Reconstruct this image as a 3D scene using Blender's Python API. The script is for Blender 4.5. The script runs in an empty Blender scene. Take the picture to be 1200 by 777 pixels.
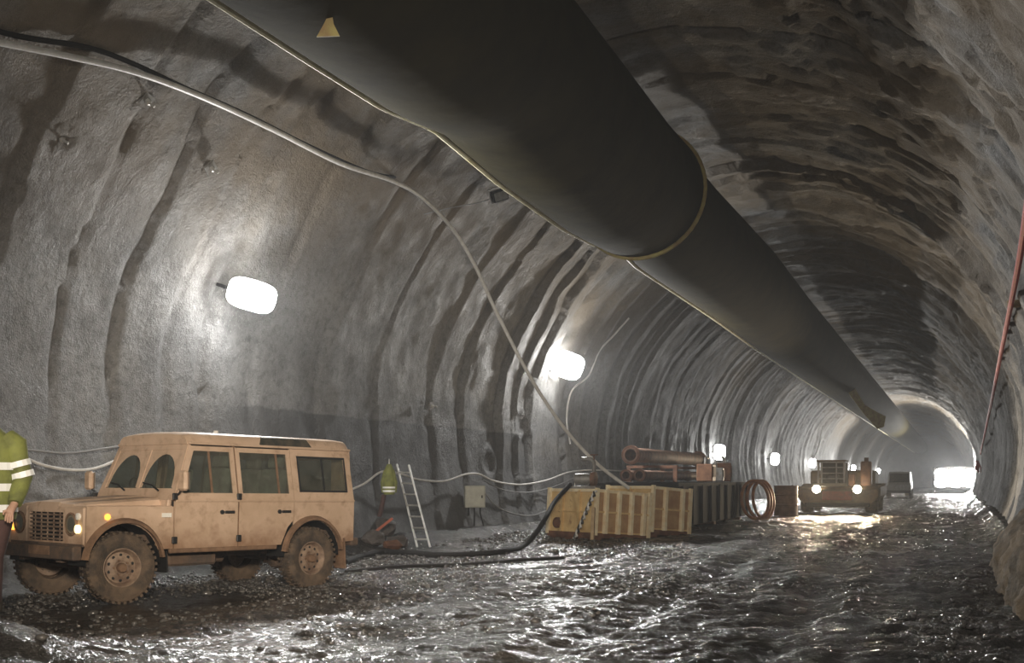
import bpy, bmesh, math, random
import numpy as np
from mathutils import Vector, Matrix, Euler

R = math.radians
PI = math.pi
random.seed(7)
scene = bpy.context.scene
COL = scene.collection

# ------------------------------------------------------------------ camera
F_PX, HZ, EYE = 1300.0, 562.0, 1.43
YAW = math.atan(520.0 / F_PX)
CY, SY = math.cos(YAW), math.sin(YAW)
cam_d = bpy.data.cameras.new('camera')
cam = bpy.data.objects.new('camera', cam_d)
COL.objects.link(cam)
cam.location = (0, 0, EYE)
cam.rotation_euler = (R(90), 0, YAW)
cam_d.sensor_width = 36.0
cam_d.lens = 36.0 * F_PX / 1200.0
cam_d.shift_y = (HZ - 388.5) / 1200.0
cam_d.clip_start, cam_d.clip_end = 0.05, 600
scene.camera = cam

# ------------------------------------------------------------------ world, exposure
scene.view_settings.view_transform = 'Standard'
scene.view_settings.look = 'None'
scene.view_settings.gamma = 1.0
scene.view_settings.exposure = 0.15
scene.view_settings.use_curve_mapping = False
scene.cycles.max_bounces = 5
scene.cycles.diffuse_bounces = 3
scene.cycles.glossy_bounces = 2
scene.cycles.volume_bounces = 0
w = bpy.data.worlds.new('tunnel_air')
scene.world = w
w.use_nodes = True
w.node_tree.nodes['Background'].inputs[0].default_value = (0.5, 0.52, 0.55, 1)
w.node_tree.nodes['Background'].inputs[1].default_value = 0.0
air = w.node_tree.nodes.new('ShaderNodeVolumeScatter')          # dust in the tunnel air
air.inputs['Color'].default_value = (0.95, 0.97, 1.0, 1)
air.inputs['Density'].default_value = 0.0016
air.inputs['Anisotropy'].default_value = 0.5
w.node_tree.links.new(air.outputs[0], w.node_tree.nodes['World Output'].inputs['Volume'])


def light(name, kind, loc, power, color=(1, 1, 1), radius=0.15, target=None, angle=None, blend=0.5, parent=None):
    d = bpy.data.lights.new(name, kind)
    d.energy = power
    d.color = color
    d.shadow_soft_size = radius
    if kind == 'SPOT':
        d.spot_size = R(angle)
        d.spot_blend = blend
    o = bpy.data.objects.new(name, d)
    COL.objects.link(o)
    o.location = loc
    if target is not None:
        o.rotation_euler = (Vector(target) - Vector(loc)).to_track_quat('-Z', 'Y').to_euler()
    if parent is not None:
        o.parent = parent
        o.matrix_parent_inverse = parent.matrix_world.inverted()
    return o


# assumed warm fill lamp, unseen, just behind the camera, lighting car and skips
light('assumed_fill_behind', 'SPOT', (0.4, -0.5, 3.2), 6200, (1.0, 0.86, 0.69), 0.25, (-9.0, 15.8, 1.3), 44, 0.9)
light('wall_fill_behind', 'POINT', (-2.2, -4.5, 4.6), 1700, (1.0, 0.93, 0.83), 0.3)  # added fill light in mid-air, evens out the left wall

# ------------------------------------------------------------------ geometry helpers
XC, ZC, RT = -5.0, 2.6, 6.8          # tunnel circle centre and radius


def cam2w(xc, zc):
    return (xc * CY - zc * SY, zc * CY + xc * SY)


def px(x, y, t):
    """the world point at depth t that lies on pixel x, y"""
    a, b = cam2w((x - 600) / F_PX * t, t)
    return Vector((a, b, EYE + (HZ - y) / F_PX * t))


def px_wall(x, y, off=0.0):
    """the point of the tunnel arch (minus off) on pixel x, y"""
    d = px(x, y, 1.0) - Vector((0, 0, EYE))
    rr = RT - off
    ox, oz = -XC, EYE - ZC
    A = d.x ** 2 + d.z ** 2
    B = 2 * (ox * d.x + oz * d.z)
    C = ox ** 2 + oz ** 2 - rr ** 2
    t = (-B + math.sqrt(B * B - 4 * A * C)) / (2 * A)
    return Vector((0, 0, EYE)) + d * t


def px_floor(x, y, z=0.0):
    t = (EYE - z) * F_PX / (y - HZ)
    return px(x, y, t)


class MB:
    def __init__(s):
        s.bm = bmesh.new()

    def box(s, c, size, rot=(0, 0, 0), bev=0.0, seg=1):
        m = Matrix.Translation(Vector(c)) @ Euler(rot).to_matrix().to_4x4() @ Matrix.Diagonal((*size, 1))
        g = bmesh.ops.create_cube(s.bm, size=1.0, matrix=m)
        if bev > 0:
            vs = g['verts']
            es = list({e for v in vs for e in v.link_edges})
            bmesh.ops.bevel(s.bm, geom=es, offset=bev, segments=seg, profile=0.6, affect='EDGES')
        return s

    def quad(s, *pts):
        s.bm.faces.new([s.bm.verts.new(p) for p in pts])
        return s

    def prism(s, pts, ext):
        """polygon pts (3-D) extruded by the vector ext"""
        e = Vector(ext)
        a = [s.bm.verts.new(Vector(p)) for p in pts]
        b = [s.bm.verts.new(Vector(p) + e) for p in pts]
        n = len(a)
        s.bm.faces.new(a)
        s.bm.faces.new(b[::-1])
        for i in range(n):
            s.bm.faces.new((a[i], b[i], b[(i + 1) % n], a[(i + 1) % n]))
        return s

    def ring(s, outer, inner, ext):
        """frame between two polygons with as many points"""
        e = Vector(ext)
        n = len(outer)
        o1 = [s.bm.verts.new(Vector(p)) for p in outer]
        i1 = [s.bm.verts.new(Vector(p)) for p in inner]
        o2 = [s.bm.verts.new(Vector(p) + e) for p in outer]
        i2 = [s.bm.verts.new(Vector(p) + e) for p in inner]
        for k in range(n):
            j = (k + 1) % n
            s.bm.faces.new((o1[k], o1[j], i1[j], i1[k]))
            s.bm.faces.new((o2[k], i2[k], i2[j], o2[j]))
            s.bm.faces.new((o1[k], o2[k], o2[j], o1[j]))
            s.bm.faces.new((i1[k], i1[j], i2[j], i2[k]))
        return s

    def tube(s, pts, r, n=8, caps=True, closed=False):
        pts = [Vector(p) for p in pts]
        rs = r if isinstance(r, (list, tuple)) else [r] * len(pts)
        rows = []
        ref = None
        for i, p in enumerate(pts):
            if closed:
                d = (pts[(i + 1) % len(pts)] - pts[i - 1]).normalized()
            elif i == 0:
                d = (pts[1] - p).normalized()
            elif i == len(pts) - 1:
                d = (p - pts[i - 1]).normalized()
            else:
                d = ((pts[i + 1] - p).normalized() + (p - pts[i - 1]).normalized())
                d = d.normalized() if d.length > 1e-6 else (pts[i + 1] - p).normalized()
            if ref is None:
                ref = Vector((0, 0, 1)) if abs(d.z) < 0.9 else Vector((1, 0, 0))
            a = (ref - d * ref.dot(d)).normalized()
            ref = a
            b = d.cross(a)
            rows.append([s.bm.verts.new(p + (a * math.cos(2 * PI * k / n) + b * math.sin(2 * PI * k / n)) * rs[i]) for k in range(n)])
        m = len(rows)
        for i in range(m if closed else m - 1):
            q = rows[(i + 1) % m]
            for k in range(n):
                s.bm.faces.new((rows[i][k], rows[i][(k + 1) % n], q[(k + 1) % n], q[k]))
        if caps and not closed:
            s.bm.faces.new(rows[0][::-1])
            s.bm.faces.new(rows[-1])
        return s

    def lathe(s, prof, n=24, axis='Z', origin=(0, 0, 0)):
        """prof: list of (radius, height along axis); closed at radius 0"""
        o = Vector(origin)

        def P(r, h, a):
            c, q = r * math.cos(a), r * math.sin(a)
            return o + {'Z': Vector((c, q, h)), 'Y': Vector((c, h, q)), 'X': Vector((h, c, q))}[axis]
        rows = []
        for r, h in prof:
            if r < 1e-6:
                rows.append([s.bm.verts.new(P(0, h, 0))])
            else:
                rows.append([s.bm.verts.new(P(r, h, 2 * PI * k / n)) for k in range(n)])
        for a, b in zip(rows, rows[1:]):
            for k in range(n):
                j = (k + 1) % n
                f = [a[k % len(a)], a[j % len(a)], b[j % len(b)], b[k % len(b)]]
                u = []
                for v in f:
                    if v not in u:
                        u.append(v)
                if len(u) > 2:
                    try:
                        s.bm.faces.new(u)
                    except ValueError:
                        pass
        return s

    def loft(s, rings, caps=True, closed=True):
        rows = [[s.bm.verts.new(Vector(p)) for p in r] for r in rings]
        n = len(rows[0])
        for a, b in zip(rows, rows[1:]):
            for k in range(n if closed else n - 1):
                j = (k + 1) % n
                s.bm.faces.new((a[k], a[j], b[j], b[k]))
        if caps:
            s.bm.faces.new(rows[0][::-1])
            s.bm.faces.new(rows[-1])
        return s

    def build(s, name, m, parent=None, smooth=False, angle=35):
        bmesh.ops.recalc_face_normals(s.bm, faces=s.bm.faces)
        me = bpy.data.meshes.new(name)
        if smooth:
            for f in s.bm.faces:
                f.smooth = True
            for e in s.bm.edges:
                if len(e.link_faces) == 2 and e.calc_face_angle(0) > R(angle):
                    e.smooth = False
        s.bm.to_mesh(me)
        s.bm.free()
        me.materials.append(m)
        o = bpy.data.objects.new(name, me)
        COL.objects.link(o)
        if parent is not None:
            o.parent = parent
        return o


def tag(o, label=None, cat=None, group=None, kind=None):
    if label:
        o['label'] = label
    if cat:
        o['category'] = cat
    if group:
        o['group'] = group
    if kind:
        o['kind'] = kind
    return o


def thing(name, label, cat, loc=(0, 0, 0), rot=(0, 0, 0), group=None):
    o = bpy.data.objects.new(name, None)
    o.empty_display_size = 0.2
    COL.objects.link(o)
    o.location = loc
    o.rotation_euler = rot
    return tag(o, label, cat, group)


def copy_tree(o, parent=None):
    c = o.copy()
    COL.objects.link(c)
    if parent is not None:
        c.parent = parent
    for ch in list(o.children):
        copy_tree(ch, c)
    return c


def smooth_path(pts, sub=6):
    """Catmull-Rom through the points"""
    p = [Vector(q) for q in pts]
    p = [p[0] * 2 - p[1]] + p + [p[-1] * 2 - p[-2]]
    out = []
    for i in range(1, len(p) - 2):
        for k in range(sub):
            t = k / sub
            out.append(0.5 * ((2 * p[i]) + (p[i + 1] - p[i - 1]) * t + (2 * p[i - 1] - 5 * p[i] + 4 * p[i + 1] - p[i + 2]) * t * t
                              + (3 * p[i] - p[i - 1] - 3 * p[i + 1] + p[i + 2]) * t ** 3))
    out.append(p[-2])
    return out


# ------------------------------------------------------------------ materials
def mat(name, col, rough=0.6, metal=0.0, col2=None, scale=4.0, detail=6.0, lo=0.35, hi=0.65, bump=0.0, bscale=40.0, bdist=0.02,
        emit=None, spec=0.5, col3=None, scale3=1.0, lo3=0.5, hi3=0.7, rough2=None, low=None):
    m = bpy.data.materials.new(name)
    m.use_nodes = True
    nt = m.node_tree
    N, L = nt.nodes, nt.links
    b = N['Principled BSDF']
    b.inputs['Base Color'].default_value = (*col, 1)
    b.inputs['Roughness'].default_value = rough
    b.inputs['Metallic'].default_value = metal
    b.inputs['Specular IOR Level'].default_value = spec
    if emit:
        b.inputs['Emission Color'].default_value = (*emit[0], 1)
        b.inputs['Emission Strength'].default_value = emit[1]
    tc = N.new('ShaderNodeTexCoord')
    src = None

    def noise(sc, dt=6.0):
        n = N.new('ShaderNodeTexNoise')
        n.inputs['Scale'].default_value = sc
        n.inputs['Detail'].default_value = dt
        n.inputs['Roughness'].default_value = 0.6
        L.new(tc.outputs['Object'], n.inputs['Vector'])
        return n

    def ramp(n, a, c):
        r = N.new('ShaderNodeMapRange')
        r.inputs['From Min'].default_value = a
        r.inputs['From Max'].default_value = c
        r.clamp = True
        L.new(n.outputs['Fac'], r.inputs['Value'])
        return r
    if col2:
        n1 = ramp(noise(scale, detail), lo, hi)
        mx = N.new('ShaderNodeMix')
        mx.data_type = 'RGBA'
        mx.inputs['A'].default_value = (*col, 1)
        mx.inputs['B'].default_value = (*col2, 1)
        L.new(n1.outputs[0], mx.inputs['Factor'])
        src = mx.outputs['Result']
        if rough2 is not None:
            rr = N.new('ShaderNodeMapRange')
            rr.inputs['To Min'].default_value = rough
            rr.inputs['To Max'].default_value = rough2
            L.new(n1.outputs[0], rr.inputs['Value'])
            L.new(rr.outputs[0], b.inputs['Roughness'])
    if col3:
        n3 = ramp(noise(scale3, 5.0), lo3, hi3)
        mx3 = N.new('ShaderNodeMix')
        mx3.data_type = 'RGBA'
        mx3.inputs['A'].default_value = (*col, 1)
        if src:
            L.new(src, mx3.inputs['A'])
        mx3.inputs['B'].default_value = (*col3, 1)
        L.new(n3.outputs[0], mx3.inputs['Factor'])
        src = mx3.outputs['Result']
    if low:
        sp = N.new('ShaderNodeSeparateXYZ')
        L.new(tc.outputs['Object'], sp.inputs[0])
        nn = noise(6.0, 4.0)
        ad = N.new('ShaderNodeMath')
        ad.operation = 'MULTIPLY_ADD'
        ad.inputs[1].default_value = 0.7
        L.new(nn.outputs['Fac'], ad.inputs[0])
        L.new(sp.outputs['Z'], ad.inputs[2])
        r4 = N.new('ShaderNodeMapRange')
        r4.inputs['From Min'].default_value = low[1]
        r4.inputs['From Max'].default_value = low[2]
        r4.inputs['To Min'].default_value = 0.9
        r4.inputs['To Max'].default_value = 0.0
        L.new(ad.outputs[0], r4.inputs['Value'])
        mx4 = N.new('ShaderNodeMix')
        mx4.data_type = 'RGBA'
        mx4.inputs['B'].default_value = (*low[0], 1)
        L.new(r4.outputs[0], mx4.inputs['Factor'])
        L.new(src, mx4.inputs['A'])
        src = mx4.outputs['Result']
    if src:
        L.new(src, b.inputs['Base Color'])
    if bump:
        nb = noise(bscale, 8.0)
        bp = N.new('ShaderNodeBump')
        bp.inputs['Strength'].default_value = bump
        bp.inputs['Distance'].default_value = bdist
        L.new(nb.outputs['Fac'], bp.inputs['Height'])
        L.new(bp.outputs['Normal'], b.inputs['Normal'])
    return m


def glass_mat(name, tint, alpha, rough=0.1):
    m = bpy.data.materials.new(name)
    m.use_nodes = True
    N, L = m.node_tree.nodes, m.node_tree.links
    b = N['Principled BSDF']
    b.inputs['Base Color'].default_value = (*tint, 1)
    b.inputs['Roughness'].default_value = rough
    tr = N.new('ShaderNodeBsdfTransparent')
    tr.inputs[0].default_value = (0.8, 0.84, 0.82, 1)
    mx = N.new('ShaderNodeMixShader')
    tc = N.new('ShaderNodeTexCoord')
    n = N.new('ShaderNodeTexNoise')
    n.inputs['Scale'].default_value = 5
    L.new(tc.outputs['Object'], n.inputs['Vector'])
    mr = N.new('ShaderNodeMapRange')
    mr.inputs['From Min'].default_value = 0.3
    mr.inputs['From Max'].default_value = 0.7
    mr.inputs['To Min'].default_value = alpha * 0.6
    mr.inputs['To Max'].default_value = min(1, alpha * 1.5)
    L.new(n.outputs['Fac'], mr.inputs['Value'])
    L.new(mr.outputs[0], mx.inputs[0])
    L.new(tr.outputs[0], mx.inputs[1])
    L.new(b.outputs[0], mx.inputs[2])
    L.new(mx.outputs[0], N['Material Output'].inputs[0])
    return m


def shotcrete_mat():
    m = bpy.data.materials.new('shotcrete')
    m.use_nodes = True
    nt = m.node_tree
    N, L = nt.nodes, nt.links
    b = N['Principled BSDF']
    tc = N.new('ShaderNodeTexCoord')
    sep = N.new('ShaderNodeSeparateXYZ')
    L.new(tc.outputs['Object'], sep.inputs[0])

    def noise(sc, dt=8.0, rg=0.65, dist=0.0):
        n = N.new('ShaderNodeTexNoise')
        n.inputs['Scale'].default_value = sc
        n.inputs['Detail'].default_value = dt
        n.inputs['Roughness'].default_value = rg
        n.inputs['Distortion'].default_value = dist
        L.new(tc.outputs['Object'], n.inputs['Vector'])
        return n.outputs['Fac']

    def mr(src, a, c, t0=0.0, t1=1.0):
        r = N.new('ShaderNodeMapRange')
        r.inputs['From Min'].default_value = a
        r.inputs['From Max'].default_value = c
        r.inputs['To Min'].default_value = t0
        r.inputs['To Max'].default_value = t1
        L.new(src, r.inputs['Value'])
        return r.outputs[0]

    def mix(fac, A, B):
        x = N.new('ShaderNodeMix')
        x.data_type = 'RGBA'
        L.new(fac, x.inputs['Factor'])
        for k, v in (('A', A), ('B', B)):
            if isinstance(v, tuple):
                x.inputs[k].default_value = (*v, 1)
            else:
                L.new(v, x.inputs[k])
        return x.outputs['Result']

    def math_(op, a, c):
        x = N.new('ShaderNodeMath')
        x.operation = op
        for i, v in enumerate((a, c)):
            if isinstance(v, (int, float)):
                x.inputs[i].default_value = v
            else:
                L.new(v, x.inputs[i])
        return x.outputs[0]
    c = mix(mr(noise(0.9), 0.35, 0.65), (0.155, 0.155, 0.157), (0.26, 0.26, 0.255))
    c = mix(mr(noise(7.0, 4.0), 0.45, 0.75), c, (0.10, 0.10, 0.10))
    c = mix(mr(noise(36.0, 2.0), 0.55, 0.80), c, (0.36, 0.36, 0.35))
    # brownish seepage on the crown
    up = mr(sep.outputs['Z'], 4.0, 7.0)
    c = mix(math_('MULTIPLY', math_('MULTIPLY', mr(noise(0.33, 4.0), 0.34, 0.56), up), 0.85), c, (0.185, 0.142, 0.092))
    # darker band on the lower left wall, ending at a straight edge
    e = math_('MULTIPLY', mr(math_('ADD', sep.outputs['Z'], math_('MULTIPLY', noise(1.5, 3.0), 0.15)), 2.84, 2.80),
              math_('MULTIPLY', math_('MULTIPLY', mr(sep.outputs['Y'], 30.6, 30.5), mr(sep.outputs['Y'], 15.0, 17.6)), mr(sep.outputs['X'], -9.0, -9.5)))
    c = mix(math_('MULTIPLY', e, 0.8), c, (0.075, 0.077, 0.08))
    L.new(c, b.inputs['Base Color'])
    L.new(mr(noise(1.7), 0.35, 0.7, 0.55, 0.85), b.inputs['Roughness'])
    b.inputs['Specular IOR Level'].default_value = 0.45
    b1 = N.new('ShaderNodeBump')
    b1.inputs['Strength'].default_value = 0.9
    b1.inputs['Distance'].default_value = 0.05
    L.new(noise(9.0, 5.0, 0.7), b1.inputs['Height'])
    b2 = N.new('ShaderNodeBump')
    b2.inputs['Strength'].default_value = 0.7
    b2.inputs['Distance'].default_value = 0.02
    L.new(noise(42.0, 2.0, 0.6), b2.inputs['Height'])
    L.new(b1.outputs[0], b2.inputs['Normal'])
    L.new(b2.outputs[0], b.inputs['Normal'])
    return m


def mud_mat():
    m = bpy.data.materials.new('wet_mud')
    m.use_nodes = True
    nt = m.node_tree
    N, L = nt.nodes, nt.links
    b = N['Principled BSDF']
    tc = N.new('ShaderNodeTexCoord')
    mp = N.new('ShaderNodeMapping')
    mp.inputs['Scale'].default_value = (1.0, 0.75, 1.0)
    L.new(tc.outputs['Object'], mp.inputs[0])

    def noise(sc, dt=8.0, rg=0.6):
        n = N.new('ShaderNodeTexNoise')
        n.inputs['Scale'].default_value = sc
        n.inputs['Detail'].default_value = dt
        n.inputs['Roughness'].default_value = rg
        L.new(mp.outputs[0], n.inputs['Vector'])
        return n.outputs['Fac']

    def mr(src, a, c, t0=0.0, t1=1.0):
        r = N.new('ShaderNodeMapRange')
        r.inputs['From Min'].default_value = a
        r.inputs['From Max'].default_value = c
        r.inputs['To Min'].default_value = t0
        r.inputs['To Max'].default_value = t1
        L.new(src, r.inputs['Value'])
        return r.outputs[0]
    x = N.new('ShaderNodeMix')
    x.data_type = 'RGBA'
    x.inputs['A'].default_value = (0.022, 0.021, 0.019, 1)
    x.inputs['B'].default_value = (0.070, 0.063, 0.055, 1)
    L.new(mr(noise(1.3), 0.38, 0.66), x.inputs['Factor'])
    L.new(x.outputs['Result'], b.inputs['Base Color'])
    L.new(mr(noise(0.8, 6.0), 0.35, 0.68, 0.10, 0.32), b.inputs['Roughness'])
    b.inputs['Specular IOR Level'].default_value = 0.65
    b1 = N.new('ShaderNodeBump')
    b1.inputs['Strength'].default_value = 1.0
    b1.inputs['Distance'].default_value = 0.07
    L.new(noise(22.0, 4.0, 0.7), b1.inputs['Height'])
    b2 = N.new('ShaderNodeBump')
    b2.inputs['Strength'].default_value = 0.6
    b2.inputs['Distance'].default_value = 0.03
    L.new(noise(34.0, 2.0), b2.inputs['Height'])
    L.new(b1.outputs[0], b2.inputs['Normal'])
    L.new(b2.outputs[0], b.inputs['Normal'])
    return m


M = {}
M['shot'] = shotcrete_mat()
M['mud'] = mud_mat()
M['rock'] = mat('brown_rock', (0.15, 0.105, 0.058), 0.8, col2=(0.06, 0.046, 0.03), scale=2.5, bump=1.0, bscale=9, bdist=0.06)
M['gravel'] = mat('wet_gravel', (0.045, 0.043, 0.04), 0.16, col2=(0.11, 0.10, 0.09), scale=9.0, spec=0.8)
M['rubble'] = mat('rubble', (0.13, 0.115, 0.105), 0.75, col2=(0.07, 0.06, 0.055), scale=6, bump=0.8, bscale=20)
M['duct'] = mat('olive_vinyl', (0.034, 0.028, 0.010), 0.9, spec=0.08, col2=(0.021, 0.018, 0.008), scale=1.2, bump=0.25, bscale=3, bdist=0.05)
M['seam'] = mat('pale_seam', (0.85, 0.82, 0.62), 0.6, col2=(0.6, 0.55, 0.3), scale=3)
M['flap'] = mat('yellow_vinyl', (0.42, 0.36, 0.12), 0.6, col2=(0.3, 0.2, 0.08), scale=6)
M['paint'] = mat('muddy_sand_paint', (0.63, 0.46, 0.335), 0.55, col2=(0.52, 0.37, 0.255), scale=3.0, col3=(0.37, 0.245, 0.16), scale3=7, lo3=0.52, hi3=0.75, bump=0.15, bscale=30, low=((0.27, 0.155, 0.09), 0.90, 1.25))
M['mudpaint'] = mat('dried_mud', (0.25, 0.15, 0.09), 0.85, col2=(0.15, 0.09, 0.055), scale=8, bump=0.4, bscale=40)
M['darkmud'] = mat('dark_muddy_steel', (0.07, 0.055, 0.045), 0.8, col2=(0.14, 0.09, 0.06), scale=9, bump=0.3)
M['black'] = mat('black_plastic', (0.02, 0.02, 0.02), 0.5)
M['tyre'] = mat('muddy_tyre', (0.05, 0.04, 0.032), 0.85, col2=(0.15, 0.105, 0.07), scale=6, bump=0.5, bscale=50)
M['rim'] = mat('muddy_rim', (0.33, 0.24, 0.17), 0.6, col2=(0.16, 0.105, 0.075), scale=10, bump=0.2)
M['glass'] = glass_mat('dusty_glass', (0.15, 0.145, 0.12), 0.25)
M['tint'] = mat('dark_roof_glass', (0.03, 0.034, 0.03), 0.25, col2=(0.10, 0.085, 0.06), scale=8)
M['seat'] = mat('grey_seat', (0.32, 0.315, 0.26), 0.9, col2=(0.43, 0.425, 0.36), scale=9)
M['chrome'] = mat('dirty_chrome', (0.55, 0.5, 0.44), 0.3, 0.8)
M['headlight'] = mat('lit_headlight', (0.8, 0.7, 0.4), 0.2, emit=((1.0, 0.78, 0.35), 2.2))
M['amber'] = mat('amber_lens', (0.8, 0.25, 0.03), 0.3, emit=((1.0, 0.38, 0.05), 2.5))
M['redlens'] = mat('red_lens', (0.6, 0.02, 0.02), 0.3, emit=((1.0, 0.05, 0.03), 0.8))
M['white'] = mat('white_paint', (0.72, 0.72, 0.70), 0.5, col2=(0.5, 0.48, 0.44), scale=5)
M['badge'] = mat('pale_badge', (0.85, 0.82, 0.75), 0.4)
M['ochre'] = mat('ochre_steel', (0.76, 0.56, 0.27), 0.55, col2=(0.60, 0.41, 0.19), scale=3.0, col3=(0.33, 0.17, 0.08), scale3=5, lo3=0.58, hi3=0.75, bump=0.1)
M['ochredark'] = mat('shaded_stained_ochre', (0.50, 0.33, 0.17), 0.65, col2=(0.36, 0.21, 0.11), scale=3.0)  # brownish panel tone with the shade between the ribs painted in
M['ochrelight'] = mat('lit_tone_ochre', (0.90, 0.82, 0.60), 0.5, col2=(0.78, 0.62, 0.38), scale=6)  # ribs lightened, light against shaded panels put into the colour
M['rust'] = mat('rusty_steel', (0.20, 0.092, 0.05), 0.85, col2=(0.10, 0.05, 0.032), scale=5, bump=0.3)
M['rustpipe'] = mat('rusty_pipe', (0.27, 0.15, 0.10), 0.7, col2=(0.12, 0.075, 0.055), scale=4, bump=0.3)
M['darksteel'] = mat('dark_steel', (0.018, 0.018, 0.019), 0.85, spec=0.1, col2=(0.03, 0.028, 0.027), scale=2.0, bump=0.2)
M['greysteel'] = mat('grey_steel', (0.30, 0.30, 0.29), 0.5, 0.3, col2=(0.18, 0.16, 0.14), scale=6)
M['alu'] = mat('aluminium', (0.62, 0.61, 0.58), 0.45, 0.3, col2=(0.42, 0.41, 0.39), scale=8)
M['cable'] = mat('pale_cable', (0.74, 0.73, 0.70), 0.5, col2=(0.58, 0.56, 0.53), scale=7)
M['greycable'] = mat('grey_cable', (0.27, 0.27, 0.27), 0.6)
M['blackhose'] = mat('black_rubber_hose', (0.022, 0.021, 0.02), 0.8, spec=0.2)
M['boxgrey'] = mat('pale_grey_enamel', (0.52, 0.53, 0.46), 0.55, col2=(0.42, 0.42, 0.37), scale=6)
M['hivis'] = mat('yellow_green_hivis', (0.22, 0.24, 0.06), 0.8, col2=(0.12, 0.13, 0.04), scale=7, bump=0.4, bscale=14)
M['reflect'] = mat('reflective_tape', (0.88, 0.89, 0.87), 0.4)
M['trouser'] = mat('dark_trousers', (0.06, 0.035, 0.032), 0.9, col2=(0.10, 0.055, 0.05), scale=8)
M['skin'] = mat('skin', (0.45, 0.27, 0.19), 0.6)
M['hair'] = mat('dark_hair', (0.03, 0.02, 0.015), 0.7)
M['helmet'] = mat('white_helmet', (0.7, 0.7, 0.66), 0.4)
M['boot'] = mat('muddy_boot', (0.05, 0.04, 0.03), 0.8)
M['lamp'] = mat('lit_lamp_glass', (1, 1, 1), 0.3, emit=((1.0, 0.99, 0.96), 40.0))
M['lampfar'] = mat('lit_far_lamp_glass', (1, 1, 1), 0.3, emit=((1.0, 1.0, 0.98), 40.0))
M['lampwarm'] = mat('lit_warm_lamp_glass', (1, 1, 1), 0.3, emit=((1.0, 0.86, 0.62), 40.0))
M['red'] = mat('red_hose', (0.55, 0.035, 0.025), 0.5, col2=(0.42, 0.03, 0.02), scale=5)
M['orange'] = mat('orange_hose', (0.60, 0.24, 0.08), 0.5, col2=(0.36, 0.14, 0.06), scale=6)
M['redpaint'] = mat('faded_red_paint', (0.45, 0.10, 0.05), 0.6, col2=(0.28, 0.09, 0.05), scale=5)
M['loader'] = mat('dirty_loader_paint', (0.28, 0.17, 0.075), 0.65, col2=(0.15, 0.095, 0.055), scale=3, bump=0.2)
M['copper'] = mat('copper_brown', (0.28, 0.14, 0.075), 0.55, col2=(0.15, 0.07, 0.04), scale=4)
M['wood'] = mat('pale_timber', (0.50, 0.37, 0.22), 0.75, col2=(0.36, 0.25, 0.14), scale=7)
M['beige'] = mat('beige_enamel', (0.55, 0.50, 0.38), 0.6)


# ------------------------------------------------------------------ noise for the displaced meshes
_rng = np.random.RandomState(11)
_LAT = _rng.rand(256, 256)


def vnoise(a, b):
    ia, ib = np.floor(a).astype(int), np.floor(b).astype(int)
    fa, fb = a - ia, b - ib
    fa, fb = fa * fa * (3 - 2 * fa), fb * fb * (3 - 2 * fb)
    g = lambda i, j: _LAT[i % 256, j % 256]
    return (g(ia, ib) * (1 - fa) * (1 - fb) + g(ia + 1, ib) * fa * (1 - fb) + g(ia, ib + 1) * (1 - fa) * fb + g(ia + 1, ib + 1) * fa * fb) * 2 - 1


def fbm(a, b, octv=4, gain=0.5):
    s, k, t = 0.0, 1.0, 0.0
    for o in range(octv):
        s = s + k * vnoise(a * 2 ** o + 17.3 * o, b * 2 ** o + 5.1 * o)
        t += k
        k *= gain
    return s / t


def grid_object(name, V, m, kind=None, normals=None):
    """V: array rows x cols x 3"""
    r, c = V.shape[:2]
    me = bpy.data.meshes.new(name)
    idx = np.arange(r * c).reshape(r, c)
    f = np.stack([idx[:-1, :-1], idx[:-1, 1:], idx[1:, 1:], idx[1:, :-1]], -1).reshape(-1, 4)
    me.vertices.add(r * c)
    me.vertices.foreach_set('co', V.reshape(-1).astype(np.float32))
    me.loops.add(len(f) * 4)
    me.loops.foreach_set('vertex_index', f.reshape(-1).astype(np.int32))
    me.polygons.add(len(f))
    me.polygons.foreach_set('loop_start', np.arange(0, len(f) * 4, 4, dtype=np.int32))
    me.polygons.foreach_set('use_smooth', np.ones(len(f), dtype=bool))
    me.update(calc_edges=True)
    if normals is not None:
        me.normals_split_custom_set_from_vertices(normals.reshape(-1, 3).tolist())
    me.materials.append(m)
    o = bpy.data.objects.new(name, me)
    COL.objects.link(o)
    if kind:
        o['kind'] = kind
    return o


# ------------------------------------------------------------------ the tunnel lining
Y0, Y1 = -12.0, 215.0
rows_y = np.concatenate([np.arange(Y0, 4, 0.3), np.arange(4, 30, 0.1), np.arange(30, 62, 0.16), np.arange(62, 110, 0.3), np.arange(110, Y1 + 1, 1.0)])
TH0 = math.pi + math.asin(ZC / RT) + 0.03
TH1 = -math.asin(ZC / RT) - 0.03
th = np.linspace(TH0, TH1, 236)
bounds = [-14, -9, -6, -3.5, -1, 1.5, 4, 6, 7.6, 9.0, 10.8, 12.2, 13.5, 14.7, 15.7, 17.1, 19.2, 21.5, 24.3, 26.0, 28.3]
while bounds[-1] < 70:
    bounds.append(bounds[-1] + random.uniform(0.85, 1.75))
while bounds[-1] < 230:
    bounds.append(bounds[-1] + random.uniform(1.2, 2.6))
bounds = np.array(bounds)
nb = len(bounds)
r_base = _rng.uniform(-0.05, 0.05, nb)
r_amp = np.where(bounds < 28, _rng.uniform(0.02, 0.09, nb), _rng.uniform(0.10, 0.22, nb)) * np.where(_rng.rand(nb) < 0.8, 1, -0.6)
YY, TT = np.meshgrid(rows_y, th, indexing='ij')
SS = TT * RT
Yw = YY + 0.34 * fbm(SS * 0.55, YY * 0.13, 3) + 0.5 * fbm(SS * 0.12 + 9, YY * 0.05, 2)
ii = np.clip(np.searchsorted(bounds, Yw) - 1, 0, nb - 2)
fr = (Yw - bounds[ii]) / (bounds[ii + 1] - bounds[ii])
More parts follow.
